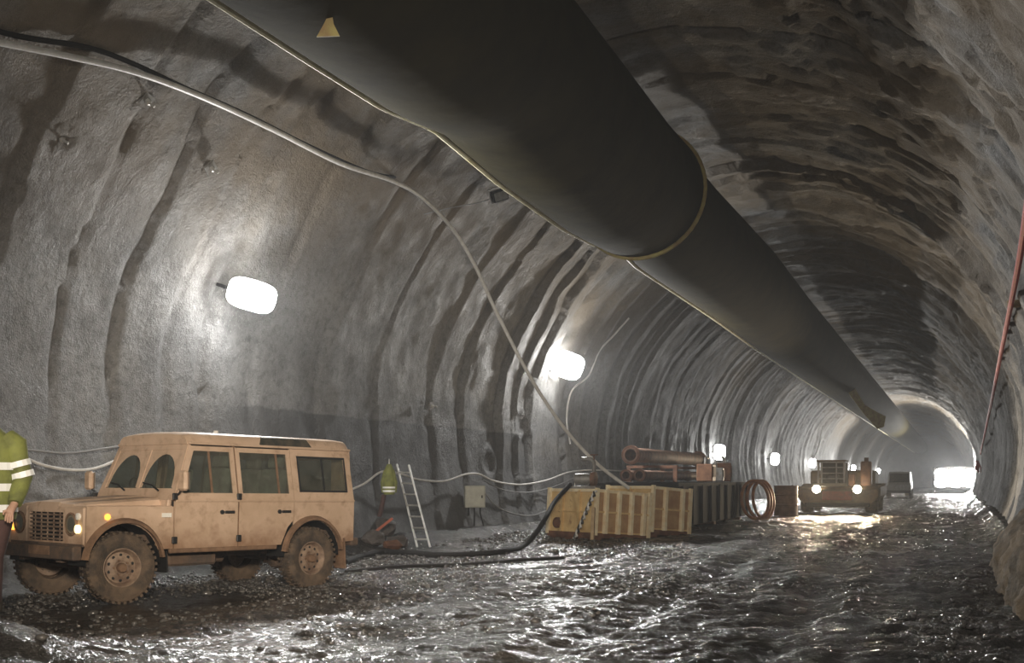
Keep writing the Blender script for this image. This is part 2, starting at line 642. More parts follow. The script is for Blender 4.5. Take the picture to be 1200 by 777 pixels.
step = r_base[ii] + r_amp[ii] * (fr - 0.5)
# strength of a ring edge varies along the arch
step = step * (0.55 + 0.45 * np.clip(fbm(SS * 0.22 + ii * 3.7, ii * 1.9, 2) * 2 + 0.4, 0, 1))
wd_ = bounds[ii + 1] - bounds[ii]
gap = np.minimum(fr, 1 - fr) * wd_
groove = np.clip(fbm(SS * 0.30 + 40 + ii * 2.3, ii * 1.1 + 3, 2) * 2.2 + 0.25, 0, 1)
step = step + 0.07 * groove * np.exp(-(gap / 0.10) ** 2)
disp = step + 0.16 * fbm(SS * 0.16, YY * 0.2, 3) + 0.055 * fbm(SS * 0.9, YY * 0.9, 4) + 0.02 * fbm(SS * 3.1, YY * 3.1, 2)
# rough crown: flaked layers on the right of the roof
crown = np.clip((np.cos(TT) + 0.25) * 1.6, 0, 1) * np.clip(np.sin(TT) * 2, 0, 1)
fl = fbm(SS * 0.45 + 31, YY * 0.38 + 7, 4)
disp = disp + crown * 0.17 * np.floor(fl * 5 + 0.5) / 2.2
# pits with raised rims in the roof
for (qx, qy, rad) in [(925, 22, 0.16), (1100, 65, 0.13), (1143, 85, 0.13), (1130, 143, 0.14), (1030, 128, 0.10), (906, 84, 0.10), (1012, 18, 0.13), (1118, 250, 0.12), (605, 497, 0.33), (573, 543, 0.30), (505, 476, 0.12), (70, 160, 0.10), (170, 118, 0.09), (247, 196, 0.08), (1085, 10, 0.1), (880, 210, 0.12)]:
    p = px_wall(qx, qy)
    ta = math.atan2(p.z - ZC, p.x - XC)
    if ta < -PI / 2:
        ta += 2 * PI
    d = np.sqrt(((TT - ta) * RT * 1.0) ** 2 + ((YY - p.y) * 0.8) ** 2) / rad
    disp = disp + np.where(d < 1, 0.16, 0) * (1 if qx > 880 else 0.3) - 0.05 * np.exp(-((d - 1.25) / 0.3) ** 2)
disp = np.where(TT > PI + 0.2, disp * 0.7, disp)
RR = RT + disp
VX = XC + RR * np.cos(TT)
VZ = ZC + RR * np.sin(TT)
V = np.stack([VX, YY, VZ], -1)
dy = np.gradient(V, axis=0)
dt = np.gradient(V, axis=1)
NN = np.cross(dy, dt)
NN /= np.linalg.norm(NN, axis=-1, keepdims=True) + 1e-9
nc = len(th)
a1 = int(np.argmin(np.abs(th - R(140))))
a2 = int(np.argmin(np.abs(th - R(40))))
for nm, s0, s1 in (('wall_left', 0, a1), ('ceiling', a1, a2), ('wall_right', a2, nc - 1)):
    grid_object(nm, V[:, s0:s1 + 1], M['shot'], 'structure')
# closed ends of the tunnel
for nm, yy in (('wall_end', Y1 - 2), ('wall_behind', Y0 + 0.4)):
    mb = MB()
    c = [Vector((XC + (RT + 0.3) * math.cos(a), yy, ZC + (RT + 0.3) * math.sin(a))) for a in np.linspace(TH0, TH1, 60)]
    mb.bm.faces.new([mb.bm.verts.new(p) for p in c])
    o = mb.build(nm, M['shot'])
    o['kind'] = 'structure'


# ------------------------------------------------------------------ muddy floor
PB = px(-14, 0, 9.0)


def floor_z(x, y):
    x, y = np.asarray(x, float), np.asarray(y, float)
    z = 0.04 * fbm(x * 0.35 + 3, y * 0.3, 3) + 0.022 * fbm(x * 1.6, y * 1.3, 3) + 0.042 * fbm(x * 5.0, y * 4.2, 4, 0.6)
    # ridges pressed up by turning tyres, slanting across the tunnel
    ra_, rb_ = x * 0.80 + y * 0.60, -x * 0.60 + y * 0.80
    z = z + 0.075 * (0.5 - np.abs(fbm(ra_ * 0.9 + 12, rb_ * 4.4, 3))) * (0.35 + 0.65 * np.clip((x + 8.5) / 2.0, 0, 1))
    # wheel ruts running along the tunnel
    wob = 0.5 * fbm(x * 0.0 + 2.2, y * 0.09, 2)
    for xr, dp in ((-6.6, 0.035), (-4.9, 0.035), (-3.3, 0.045), (-1.7, 0.04)):
        q = (x - xr - wob) / 0.24
        z = z - dp * np.exp(-q * q) + dp * 0.6 * np.exp(-((np.abs(q) - 1.9) / 0.7) ** 2)
    # tread marks
    z = z + 0.012 * np.sin(y * 13 + 2 * fbm(x, y, 2)) * np.clip(fbm(x * 0.7, y * 0.2 + 50, 2) * 3, 0, 1)
    # churned clods on the right
    z = z + 0.05 * np.clip(fbm(x * 3.3 + 8, y * 2.6, 3), 0, 1) * np.clip((x + 3.2) / 2.0, 0, 1)
    # banks at both wall feet
    z = z + 0.22 * np.clip((-10.3 - x) / 0.8, 0, 1) ** 2 + 0.25 * np.clip((x - 0.45) / 0.7, 0, 1) ** 2
    # low mud heap the worker stands on
    z = z + 0.30 * np.exp(-(((x - PB.x) / 0.5) ** 2 + ((y - PB.y) / 0.5) ** 2))
    # ground the vehicle stands on
    k = np.exp(-(((x + 9.2) / 1.5) ** 4 + ((y - 11.6) / 2.7) ** 4))
    return z * (1 - 0.85 * k)


xs = np.linspace(-11.7, 2.0, 400)
ys = np.concatenate([np.arange(Y0, 3.5, 0.35), np.arange(3.5, 20, 0.032), np.arange(20, 22, 0.05), np.arange(22, 48, 0.09), np.arange(48, 100, 0.3), np.arange(100, Y1 + 1, 1.5)])
GY, GX = np.meshgrid(ys, xs, indexing='ij')
grid_object('floor', np.stack([GX, GY, floor_z(GX, GY)], -1), M['mud'], 'structure')


# loose gravel trodden into the mud
def gravel(n):
    rg = np.random.RandomState(5)
    ph = (1 + 5 ** 0.5) / 2
    iv = np.array([(-1, ph, 0), (1, ph, 0), (-1, -ph, 0), (1, -ph, 0), (0, -1, ph), (0, 1, ph), (0, -1, -ph), (0, 1, -ph), (ph, 0, -1), (ph, 0, 1), (-ph, 0, -1), (-ph, 0, 1)]) / 1.9
    it = np.array([(0, 11, 5), (0, 5, 1), (0, 1, 7), (0, 7, 10), (0, 10, 11), (1, 5, 9), (5, 11, 4), (11, 10, 2), (10, 7, 6), (7, 1, 8), (3, 9, 4), (3, 4, 2), (3, 2, 6), (3, 6, 8), (3, 8, 9), (4, 9, 5), (2, 4, 11), (6, 2, 10), (8, 6, 7), (9, 8, 1)])
    yv = 5.0 + 27.0 * rg.rand(n) ** 1.35
    xv = rg.uniform(-10.6, 0.9, n)
    dens = fbm(xv * 0.5 + 70, yv * 0.4, 3)
    keep = dens > rg.uniform(-0.35, 0.35, n) + 0.5 * np.clip((xv + 7.5) / 3.0, 0, 1)
    xv, yv = xv[keep], yv[keep]
    k = len(xv)
    r = rg.uniform(0.012, 0.032, k) * np.where(rg.rand(k) < 0.06, 1.8, 1.0) * (0.8 + yv / 40)
    sc = rg.uniform(0.6, 1.35, (k, 1, 3)) * np.array([1.1, 1.1, 0.7])
    jit = 1 + rg.uniform(-0.22, 0.22, (k, 12, 1))
    a = rg.uniform(0, 6.3, k)
    V = iv[None] * jit * sc * r[:, None, None]
    ca, sa = np.cos(a)[:, None], np.sin(a)[:, None]
    X = V[..., 0] * ca - V[..., 1] * sa + xv[:, None]
    Y = V[..., 0] * sa + V[..., 1] * ca + yv[:, None]
    Z = V[..., 2] + (floor_z(xv, yv) + r * 0.15)[:, None]
    P_ = np.stack([X, Y, Z], -1).reshape(-1, 3)
    Fc = (it[None] + 12 * np.arange(k)[:, None, None]).reshape(-1, 3)
    me = bpy.data.meshes.new('gravel')
    me.vertices.add(len(P_))
    me.vertices.foreach_set('co', P_.reshape(-1).astype(np.float32))
    me.loops.add(len(Fc) * 3)
    me.loops.foreach_set('vertex_index', Fc.reshape(-1).astype(np.int32))
    me.polygons.add(len(Fc))
    me.polygons.foreach_set('loop_start', np.arange(0, len(Fc) * 3, 3, dtype=np.int32))
    me.update(calc_edges=True)
    me.materials.append(M['gravel'])
    o = bpy.data.objects.new('gravel', me)
    COL.objects.link(o)
    tag(o, 'wet dark gravel scattered over the muddy tunnel floor', 'gravel', kind='stuff')


gravel(40000)


def fz(x, y):
    return float(floor_z(x, y))


# ------------------------------------------------------------------ floodlights on the left wall
def floodlight(qx, qy, label, power, wdt, hgt, lens_mat, far=False, group=None, off=0.35):
    p = px_wall(qx, qy, off)
    root = thing('floodlight', label, 'lamp', p, (0, 0, 0), group)
    # local x runs along the tunnel, y points off the wall
    nrm = (Vector((XC, p.y - 3.0, 2.4)) - p).normalized()
    xa = Vector((0, 1, 0))
    xa = (xa - nrm * xa.dot(nrm)).normalized()
    za = xa.cross(nrm)
    root.rotation_euler = Matrix((xa, nrm, za)).transposed().to_euler()
    bpy.context.view_layer.update()
    MB().box((0, -0.07, 0), (wdt * 0.86, 0.12, hgt * 0.86), bev=0.04).build('housing', M['greysteel'], root)
    rg_ = []
    for dpt, k in ((-0.01, 1.0), (0.03, 1.0), (0.07, 0.9), (0.10, 0.66), (0.115, 0.3)):
        rg_.append([(0.5 * wdt * k * math.copysign(abs(math.cos(a)) ** 0.6, math.cos(a)), dpt, 0.5 * hgt * k * math.copysign(abs(math.sin(a)) ** 0.6, math.sin(a))) for a in np.linspace(0, 2 * PI, 28, endpoint=False)])
    MB().loft(rg_).build('lens', lens_mat, root, smooth=True)
    mb = MB()
    for s in (-1, 1):
        mb.box((s * (wdt / 2 + 0.05), -0.15, 0), (0.02, 0.3, 0.05))
    mb.box((0, -0.3, 0), (wdt + 0.12, 0.02, 0.05))
    mb.build('bracket', M['darksteel'], root)
    light('lamp_beam', 'SPOT', p + nrm * 0.20, power, (1.0, 0.985, 0.95), 0.16, p + nrm * 5, 172, 1.0, parent=root)
    light('lamp_glow', 'POINT', p + nrm * 0.24, power * 0.12, (1.0, 0.985, 0.95), 0.10, parent=root)
    return root


floodlight(295, 346, 'large white floodlight on the wall above the muddy off-road car', 1500, 0.92, 0.52, M['lamp'])
floodlight(665, 428, 'large white floodlight on the wall above the ochre skips', 1900, 1.35, 0.80, M['lamp'])
farl = [(843, 530, 'small bright lamp on the wall above the rusty pipes', 900), (908, 538, 'small bright lamp just left of the loader', 900),
        (952, 543, 'small bright lamp close above the left headlight of the loader', 700)]
for q in farl:
    floodlight(q[0], q[1], q[2], q[3], 0.95, 0.8, M['lampfar'], True, 'small lamps far down the left wall')
for yv, nm in ((118.0, 'tiny lamp just behind the copper exhaust of the loader'), (140.0, 'tiny lamp first to the right of the loader'), (163.0, 'tiny lamp second to the right of the loader'),
               (187.0, 'tiny lamp nearest the far glare on the left wall')):
    xw = XC - math.sqrt((RT - 0.3) ** 2 - 0.2 ** 2)
    xc_, zc_ = xw * CY + yv * SY, -xw * SY + yv * CY
    floodlight(600 + F_PX * xc_ / zc_, HZ - F_PX * (2.8 - EYE) / zc_, nm, 1500, 0.9, 0.8, M['lampfar'], True, 'small lamps far down the left wall')

# ------------------------------------------------------------------ ventilation duct
def duct_ring(c, r, sag, n=40):
    out = []
    for k in range(n):
        a = 2 * PI * k / n
        out.append(Vector((c[0] + r * math.cos(a) * (1 + sag), c[1], c[2] + r * math.sin(a) * (1 - sag))))
    return out


def duct_section(name, label, stations, m, seam_angle, group):
    root = thing(name, label, 'air duct', stations[0][0], (0, 0, 0), group)
    o0 = Vector(stations[0][0])
    rings, seam_a, seam_b = [], [], []
    for c, r in stations:
        rings.append([p - o0 for p in duct_ring(c, r, 0.02)])
    MB().loft(rings, caps=True).build('duct_hose', m, root, smooth=True, angle=60)
    bead = []
    for (c, r) in stations:
        bead.append(Vector(c) - o0 + Vector((math.cos(seam_angle) * (r * 1.02 + 0.035), 0, math.sin(seam_angle) * (r * 0.98 + 0.035))))
    MB().tube(bead, 0.042, 8).build('seam', M['seam'], root, smooth=True)
    return root


def lerp(a, b, t):
    return a + (b - a) * t


def stations(ctrl, n):
    """ctrl: list of (x, y, z, r); slack between hangers"""
    out = []
    ysn = np.linspace(ctrl[0][1], ctrl[-1][1], n)
    for yv in ysn:
        for a, b in zip(ctrl, ctrl[1:]):
            if a[1] <= yv <= b[1] + 1e-6:
                t = (yv - a[1]) / (b[1] - a[1])
                out.append(((lerp(a[0], b[0], t), yv, lerp(a[2], b[2], t)), lerp(a[3], b[3], t)))
                break
    return out


near_ctrl = [(-6.1, -2.0, 7.35, 1.36), (-6.1, 11.0, 7.35, 1.36), (-6.1, 13.0, 7.33, 1.33), (-6.05, 14.4, 7.43, 1.30), (-6.1, 17.0, 7.36, 1.36), (-6.15, 20.5, 7.33, 1.37), (-6.15, 22.5, 7.40, 1.36)]
far_ctrl = [(-6.0, 22.45, 7.35, 1.15), (-6.0, 25.0, 7.25, 1.22), (-5.8, 32.0, 7.15, 1.25), (-5.8, 40.0, 7.05, 1.25), (-5.8, 60.0, 7.05, 1.25), (-5.8, 205.0, 7.05, 1.25)]
SEAM = R(227)
ductA = duct_section('ventilation_duct', 'wide dark olive vinyl ventilation duct hung under the near tunnel roof', stations(near_ctrl, 90), M['duct'], SEAM, 'ventilation ducts under the roof')
ductB = duct_section('ventilation_duct', 'narrower dark ventilation duct running on down the far tunnel roof', stations(far_ctrl, 150), M['duct'], SEAM, 'ventilation ducts under the roof')
def flap(parent, pl, t, m):
    o0 = parent.location
    q = [px(x, y, t) - o0 for x, y in pl]
    MB().prism(q, Vector((*cam2w(0, 0.02), 0))).build('loose_flap', M[m], parent)


flap(ductA, [(371, 43), (380, 27), (388, 10), (391, 28), (398, 42)], 11.1, 'flap')
flap(ductB, [(976, 433), (988, 436), (1002, 455), (1013, 474), (1026, 482), (1038, 488), (1036, 500), (1028, 503), (1014, 487), (996, 463)], 58.0, 'flap')
dk = MB()
dk.tube([Vector((-6.12 + 1.375 * math.cos(a), 22.45, 7.39 + 1.345 * math.sin(a))) for a in np.linspace(0, 2 * PI, 48, endpoint=False)], 0.05, 8, closed=True)
dko = dk.build('duct_collar', M['flap'], ductA, smooth=True)
dko.location = -ductA.location
dko['label'] = 'thin yellowish collar ring'

# ------------------------------------------------------------------ vehicle
CAR = Vector((-9.66, 10.38, 0.0))
car = thing('off_road_car', 'muddy sand coloured long off-road station wagon parked by the left wall', 'car', CAR, (R(0.0), R(-0.9), math.atan2(-0.955, -0.298)))
car.location.z = fz(-9.66, 10.38) + 0.02


def vl(z):            # half width of the body side
    return 0.865 + 0.012 * (z - 0.58) / 0.6 if z <= 1.17 else 0.877 - 0.125 * (z - 1.17) / 0.7


def side(u, z, s=1, off=0.0):
    return (u, s * (vl(z) + off), z)


def arc(cu, cz, r, a0, a1, n=10):
    return [(cu + r * math.cos(a), cz + r * math.sin(a)) for a in np.linspace(R(a0), R(a1), n)]


AX2 = -2.794
# tub and cabin floor
mb = MB()
mb.box((-1.55, 0, 0.72), (3.9, 1.5, 0.10))
mb.box((-0.66, 0, 0.90), (0.05, 1.55, 0.55))
mb.build('floor_pan', M['darkmud'], car)
mb = MB()
for s in (-1, 1):
    mb.box((-1.45, s * 0.42, 0.55), (4.0, 0.10, 0.17))
for u in (0.0, AX2):
    mb.tube([(u, -0.72, 0.40), (u, 0.72, 0.40)], 0.06, 10)
    mb.lathe([(0, -0.16), (0.15, -0.08), (0.17, 0), (0.15, 0.08), (0, 0.16)], 14, 'X', (u, 0.15, 0.40))
mb.box((-1.1, 0.5, 0.45), (0.7, 0.25, 0.16), bev=0.03)
mb.box((-1.6, 0.0, 0.47), (0.5, 0.5, 0.2), bev=0.03)
mb.build('chassis', M['darkmud'], car)

for s in (1, -1):
    # front wing with wheel arch
    poly = [(-0.64, 0.60), (-0.64, 1.10), (0.47, 1.10), (0.47, 0.60)] + [(0.46, 0.60)] + arc(0, 0.44, 0.47, 20, 160, 14) + [(-0.46, 0.60)]
    MB().prism([side(u, z, s) for u, z in poly], (0, -s * 0.03, 0)).build('front_wing', M['paint'], car)
    # wing top
    mb = MB()
    mb.box((-0.085, s * 0.735, 1.095), (1.11, 0.26, 0.03), bev=0.012)
    mb.build('wing_top', M['paint'], car)
    # wheel arch flares
    for cu, nm in ((0, 'front'), (AX2, 'rear')):
        o1 = arc(cu, 0.44, 0.475, 8, 172, 18)
        i1 = arc(cu, 0.44, 0.535, 8, 172, 18)
        mb = MB()
        rings = []
        for (a, b) in zip(o1, i1):
            rings.append([(a[0], s * 0.862, a[1]), (b[0], s * 0.872, b[1]), (b[0] * 0.55 + a[0] * 0.45, s * 0.925, b[1] * 0.55 + a[1] * 0.45), (a[0], s * 0.925, a[1])])
        mb.loft(rings, caps=True)
        mb.build('wheel_arch', M['mudpaint'], car)
        # inner wheel housing
        mb = MB()
        q = arc(cu, 0.44, 0.47, 0, 180, 14)
        mb.loft([[(a, s * 0.86, b), (a, s * 0.50, b), (a, s * 0.50, b + 0.01), (a, s * 0.86, b + 0.01)] for a, b in q], caps=True)
        mb.build('wheel_housing', M['black'], car)
    # doors
    for (u0, u1, front) in ((-0.66, -1.565, True), (-1.59, -2.46, False)):
        low = [(u0, 0.60), (u0, 1.165), (u1, 1.165), (u1, 0.92 if not front else 0.60)]
        if not front:
            low += [(u1 + 0.10, 0.82), (u1 + 0.20, 0.60)]
        mb = MB()
        mb.prism([side(u, z, s, 0.006) for u, z in low], (0, -s * 0.035, 0))
        zt = 1.84
        ut = u0 - 0.255 if front else u0
        outer = [(u0, 1.175), (ut, zt), (u1, zt), (u1, 1.175)]
        ins = 0.06
        inner = [(u0 - (ins + 0.05 if front else ins), 1.265), (ut - (ins if front else ins), zt - 0.06), (u1 + ins, zt - 0.06), (u1 + ins, 1.265)]
        mb.ring([side(u, z, s, 0.006) for u, z in outer], [side(u, z, s, 0.006) for u, z in inner], (0, -s * 0.03, 0))
        d = mb.build('door', M['paint'], car)
        MB().prism([side(u, z, s, -0.008) for u, z in inner], (0, -s * 0.006, 0)).build('door_window', M['glass'], d)
        mb = MB()
        um = (inner[0][0] * 0.42 + inner[2][0] * 0.58) if front else (inner[0][0] * 0.22 + inner[2][0] * 0.78)
        mb.prism([side(um - 0.015, 1.265, s, 0.0), side(um - 0.015, zt - 0.06, s, 0.0), side(um + 0.015, zt - 0.06, s, 0.0), side(um + 0.015, 1.265, s, 0.0)], (0, -s * 0.012, 0))
        mb.build('window_bar', M['mudpaint'], d)
        mb = MB()
        mb.box((u1 + 0.13, s * 0.892, 1.03), (0.15, 0.025, 0.035), bev=0.008)
        mb.lathe([(0, 0.87 * s), (0.028, 0.875 * s), (0.028, 0.895 * s), (0, 0.897 * s)], 12, 'Y', (u1 + 0.24, 0, 1.03))
        mb.build('door_handle', M['black'], d)
        for zz in (0.70, 1.22):
            MB().box((u0 + 0.005, s * (vl(zz) + 0.012), zz), (0.07, 0.03, 0.085), bev=0.008).build('door_hinge', M['black'], d)
    # pillar between the doors, sill
    MB().box((-1.4, s * 0.845, 0.575), (1.6, 0.05, 0.06), bev=0.01).build('sill', M['mudpaint'], car)
    mb = MB()
    mb.prism([side(u, z, s) for u, z in ((-1.56, 1.17), (-1.56, 1.86), (-1.60, 1.86), (-1.60, 1.17))], (0, -s * 0.04, 0))
    mb.prism([side(u, z, s) for u, z in ((-1.56, 0.6), (-1.56, 1.17), (-1.60, 1.17), (-1.60, 0.6))], (0, -s * 0.04, 0))
    mb.build('door_pillar', M['mudpaint'], car)
    # rear quarter
    poly = [(-2.475, 0.80), (-2.475, 1.165), (-3.53, 1.165), (-3.53, 0.62), (-3.28, 0.60)] + arc(AX2, 0.44, 0.475, 160, 42, 12)
    MB().prism([side(u, z, s) for u, z in poly], (0, -s * 0.03, 0)).build('rear_quarter', M['paint'], car)
    outer = [(-2.475, 1.175), (-2.475, 1.86), (-3.51, 1.86), (-3.53, 1.175)]
    inner = [(-2.60, 1.31), (-2.60, 1.74), (-3.40, 1.74), (-3.40, 1.31)]
    mb = MB()
    mb.ring([side(u, z, s) for u, z in outer], [side(u, z, s) for u, z in inner], (0, -s * 0.03, 0))
    rq = mb.build('rear_side_panel', M['paint'], car)
    MB().prism([side(u, z, s, -0.01) for u, z in inner], (0, -s * 0.006, 0)).build('rear_side_window', M['glass'], rq)
    mb = MB()
    bo = [(-2.575, 1.285), (-2.575, 1.765), (-3.425, 1.765), (-3.425, 1.285)]
    mb.ring([side(u, z, s, 0.004) for u, z in bo], [side(u, z, s, 0.004) for u, z in inner], (0, -s * 0.02, 0))
    mb.prism([side(u, z, s, 0.0) for u, z in ((-3.0, 1.31), (-3.0, 1.74), (-3.025, 1.74), (-3.025, 1.31))], (0, -s * 0.015, 0))
    mb.build('window_rubber', M['black'], rq)
    # waist moulding
    MB().box((-2.1, s * 0.884, 1.17), (2.86, 0.02, 0.028), bev=0.006).build('waist_moulding', M['paint'], car)
    # rain gutter
    MB().box((-2.22, s * 0.772, 1.872), (2.62, 0.035, 0.03), bev=0.006).build('rain_gutter', M['paint'], car)
    # roof-side glass strip
    MB().prism([(-1.98, s * 0.774, 1.888), (-2.84, s * 0.774, 1.888), (-2.79, s * 0.722, 1.985), (-2.04, s * 0.722, 1.985)], (0, -s * 0.03, 0.012)).build('roof_side_window', M['tint'], car)
    # mirror on its arm
    mb = MB()
    mb.tube([(-0.70, s * 0.87, 1.24), (-0.66, s * 1.00, 1.30), (-0.66, s * 1.02, 1.34)], 0.012, 8)
    mr_ = mb.build('mirror_arm', M['black'], car)
    MB().box((-0.66, s * 1.04, 1.41), (0.07, 0.15, 0.24), bev=0.025).build('mirror', M['paint'], mr_)
    MB().box((-0.702, s * 1.04, 1.41), (0.006, 0.125, 0.21)).build('mirror_glass', M['chrome'], mr_)
    # wing: side repeater, badge
    MB().lathe([(0.035, 0.86 * s), (0.035, 0.885 * s), (0, 0.895 * s)], 12, 'Y', (0.22, 0, 0.985)).build('side_repeater', M['amber'], car)
    MB().box((-0.54, s * 0.885, 1.0), (0.13, 0.008, 0.05)).build('wing_badge', M['badge'], car)
    # mud flaps
    MB().box((-3.36, s * 0.77, 0.45), (0.02, 0.24, 0.42), (0, R(4), 0)).build('mud_flap', M['mudpaint'], car)
    MB().box((-0.55, s * 0.77, 0.45), (0.02, 0.24, 0.26), (0, R(4), 0)).build('mud_flap', M['black'], car)
    # headlight panels, lamps
    MB().box((0.46, s * 0.63, 0.88), (0.05, 0.42, 0.44), bev=0.02).build('headlight_panel', M['paint'], car)
    h = MB().lathe([(0.115, 0.47), (0.115, 0.50), (0.09, 0.515), (0, 0.53)], 20, 'X', (0, s * 0.585, 0.90)).build('headlight', M['glass'], car)
    MB().lathe([(0.125, 0.47), (0.135, 0.50), (0.115, 0.51), (0.105, 0.49)], 20, 'X', (0, s * 0.585, 0.90)).build('headlight_bezel', M['mudpaint'], h)
    MB().lathe([(0.0, 0.49), (0.08, 0.495), (0, 0.50)], 16, 'X', (0, s * 0.585, 0.90)).build('headlight_bulb', M['chrome'], h)
    MB().lathe([(0.05, 0.47), (0.05, 0.515), (0, 0.53)], 14, 'X', (0, s * 0.74, 0.85)).build('front_indicator', M['headlight'] if s > 0 else M['amber'], car)
    MB().lathe([(0.04, 0.47), (0.04, 0.51), (0, 0.52)], 14, 'X', (0, s * 0.74, 0.99)).build('side_light', M['badge'], car)
    # rear lamps and bumperettes
    for zz, mm in ((0.78, 'redlens'), (0.90, 'amber'), (1.02, 'redlens')):
        MB().lathe([(0.045, -3.53), (0.045, -3.57), (0, -3.58)], 12, 'X', (0, s * 0.78, zz)).build('rear_lamp', M[mm], car)
    MB().box((-3.60, s * 0.66, 0.60), (0.14, 0.34, 0.11), bev=0.02).build('rear_bumperette', M['darkmud'], car)

# roof
prof = [(0.765, 1.86), (0.762, 1.885), (0.715, 1.975), (0.66, 2.005), (0.40, 2.028), (0, 2.035)]
prof = prof + [(-a, b) for a, b in prof[-2::-1]]
rr = []
for u, k, dz in ((-0.90, 0.985, -0.035), (-0.97, 0.995, -0.01), (-1.25, 1.0, 0.0), (-3.35, 1.0, 0.0), (-3.50, 0.99, -0.012), (-3.545, 0.97, -0.05)):
    rr.append([(u, a * k, max(1.86, b + dz)) for a, b in prof])
MB().loft(rr, caps=True).build('roof', M['paint'], car, smooth=True, angle=40)
mb = MB()
for k in range(5):
    mb.box((-2.3, -0.44 + 0.22 * k, 2.036 - 0.05 * abs(k - 2) * 0.18), (2.2, 0.05, 0.014), bev=0.005)
mb.build('roof_ribs', M['paint'], car)
# windscreen frame: base u -0.64 z 1.19, top u -0.92 z 1.86
def ws(v, k):
    return (lerp(-0.655, -0.915, k), v * lerp(0.84, 0.752, k), lerp(1.18, 1.865, k))


mb = MB()
for lo_, hi_ in ((-1, 0), (0, 1)):
    o_ = [ws(lo_, 0), ws(lo_, 1), ws(hi_, 1), ws(hi_, 0)]
    a_, b_ = (lo_ + 0.09, hi_ - 0.03) if lo_ < 0 else (lo_ + 0.03, hi_ - 0.09)
    mb.ring(o_, [ws(a_, 0.20), ws(a_, 0.90), ws(b_, 0.90), ws(b_, 0.20)], (-0.04, 0, -0.015))
wf = mb.build('windscreen_frame', M['paint'], car)
for lo_, hi_ in ((-0.91, -0.03), (0.03, 0.91)):
    pn = MB().prism([ws(lo_, 0.20), ws(lo_, 0.90), ws(hi_, 0.90), ws(hi_, 0.20)], (-0.006, 0, -0.002))
    o = pn.build('windscreen_pane', M['glass'], wf)
    o.location.x = -0.015
# dried dirt arch above the swept glass, wiper arms
for v in (-0.45, 0.45):
    base = Vector(ws(v + 0.15, 0.16)) + Vector((0.02, 0, 0))
    mb = MB().tube([base, Vector(ws(v - 0.05, 0.26)) + Vector((0.03, 0, 0)), Vector(ws(v - 0.30, 0.30)) + Vector((0.025, 0, 0))], 0.012, 6)
    mb.build('wiper', M['black'], wf)
for lo_, hi_ in ((-0.91, -0.03), (0.03, 0.91)):
    inn, out = [], []
    for a in np.linspace(PI, 0, 13):
        ca, sa = math.cos(a), math.sin(a)
        inn.append((lerp(lo_, hi_, 0.5 + 0.44 * ca), 0.215 + 0.60 * sa ** 0.8))
        kk = min(0.5 / max(abs(ca), 1e-6), 0.5 / max(sa, 1e-6))
        out.append((lerp(lo_, hi_, 0.5 + min(0.5, max(-0.5, kk * ca * 1.0))), 0.20 + min(0.70, 0.70 * min(1.0, kk * sa * 2))))
    mb = MB()
    fo = [Vector(ws(*q)) + Vector((-0.012, 0, 0)) for q in out]
    fi = [Vector(ws(*q)) + Vector((-0.012, 0, 0)) for q in inn]
    for k in range(12):
        mb.prism([fo[k], fo[k + 1], fi[k + 1], fi[k]], (0.004, 0, 0.001))
    mb.build('dried_mud_film', M['paint'], wf)
# vents flap under windscreen, bonnet
MB().box((-0.635, 0, 1.14), (0.05, 1.60, 0.09), (0, R(-8), 0), bev=0.01).build('bulkhead', M['paint'], car)
rings = []
for u, z0, hw in ((0.47, 1.085, 0.60), (0.45, 1.125, 0.60), (0.30, 1.145, 0.61), (-0.25, 1.185, 0.63), (-0.60, 1.205, 0.64), (-0.615, 1.15, 0.64)):
    rings.append([(u, -hw, 1.06), (u, -hw, z0 - 0.025), (u, -hw + 0.05, z0), (u, -0.30, z0 + 0.006), (u, -0.26, z0 + 0.022), (u, 0.26, z0 + 0.022), (u, 0.30, z0 + 0.006), (u, hw - 0.05, z0), (u, hw, z0 - 0.025), (u, hw, 1.06)])
MB().loft(rings, caps=True).build('bonnet', M['paint'], car)
# grille
mb = MB()
mb.box((0.40, 0, 0.86), (0.03, 0.84, 0.46))
gb = mb.build('grille_backing', M['black'], car)
mb = MB()
mb.ring([(0.475, -0.43, 0.64), (0.475, -0.43, 1.075), (0.475, 0.43, 1.075), (0.475, 0.43, 0.64)], [(0.475, -0.38, 0.70), (0.475, -0.38, 1.03), (0.475, 0.38, 1.03), (0.475, 0.38, 0.70)], (-0.04, 0, 0))
gr = mb.build('grille', M['paint'], car)
for k in range(7):
    MB().box((0.462, 0, 0.725 + 0.046 * k), (0.02, 0.77, 0.017), (0, R(20), 0)).build('grille_slat', M['rim'], gr)
for k in range(5):
    MB().box((0.456, -0.28 + 0.14 * k, 0.865), (0.012, 0.012, 0.33)).build('grille_bar', M['rim'], gr)
MB().box((0.55, 0, 0.58), (0.11, 1.66, 0.155), bev=0.012).build('front_bumper', M['darkmud'], car)
MB().box((0.46, 0, 0.665), (0.05, 1.6, 0.03)).build('bumper_bracket', M['darkmud'], car)
MB().box((0.612, 0.10, 0.60), (0.006, 0.46, 0.10)).build('number_plate', M['mudpaint'], car)
# rear door, spare wheel
mb = MB()
outer = [(-3.535, -0.86, 0.66), (-3.535, -0.76, 1.86), (-3.535, 0.76, 1.86), (-3.535, 0.86, 0.66)]
inner = [(-3.535, -0.42, 1.22), (-3.535, -0.42, 1.74), (-3.535, 0.42, 1.74), (-3.535, 0.42, 1.22)]
mb.ring(outer, inner, (0.03, 0, 0))
rd = mb.build('rear_door', M['paint'], car)
MB().box((-3.525, 0, 1.48), (0.006, 0.84, 0.52)).build('rear_window', M['glass'], rd)


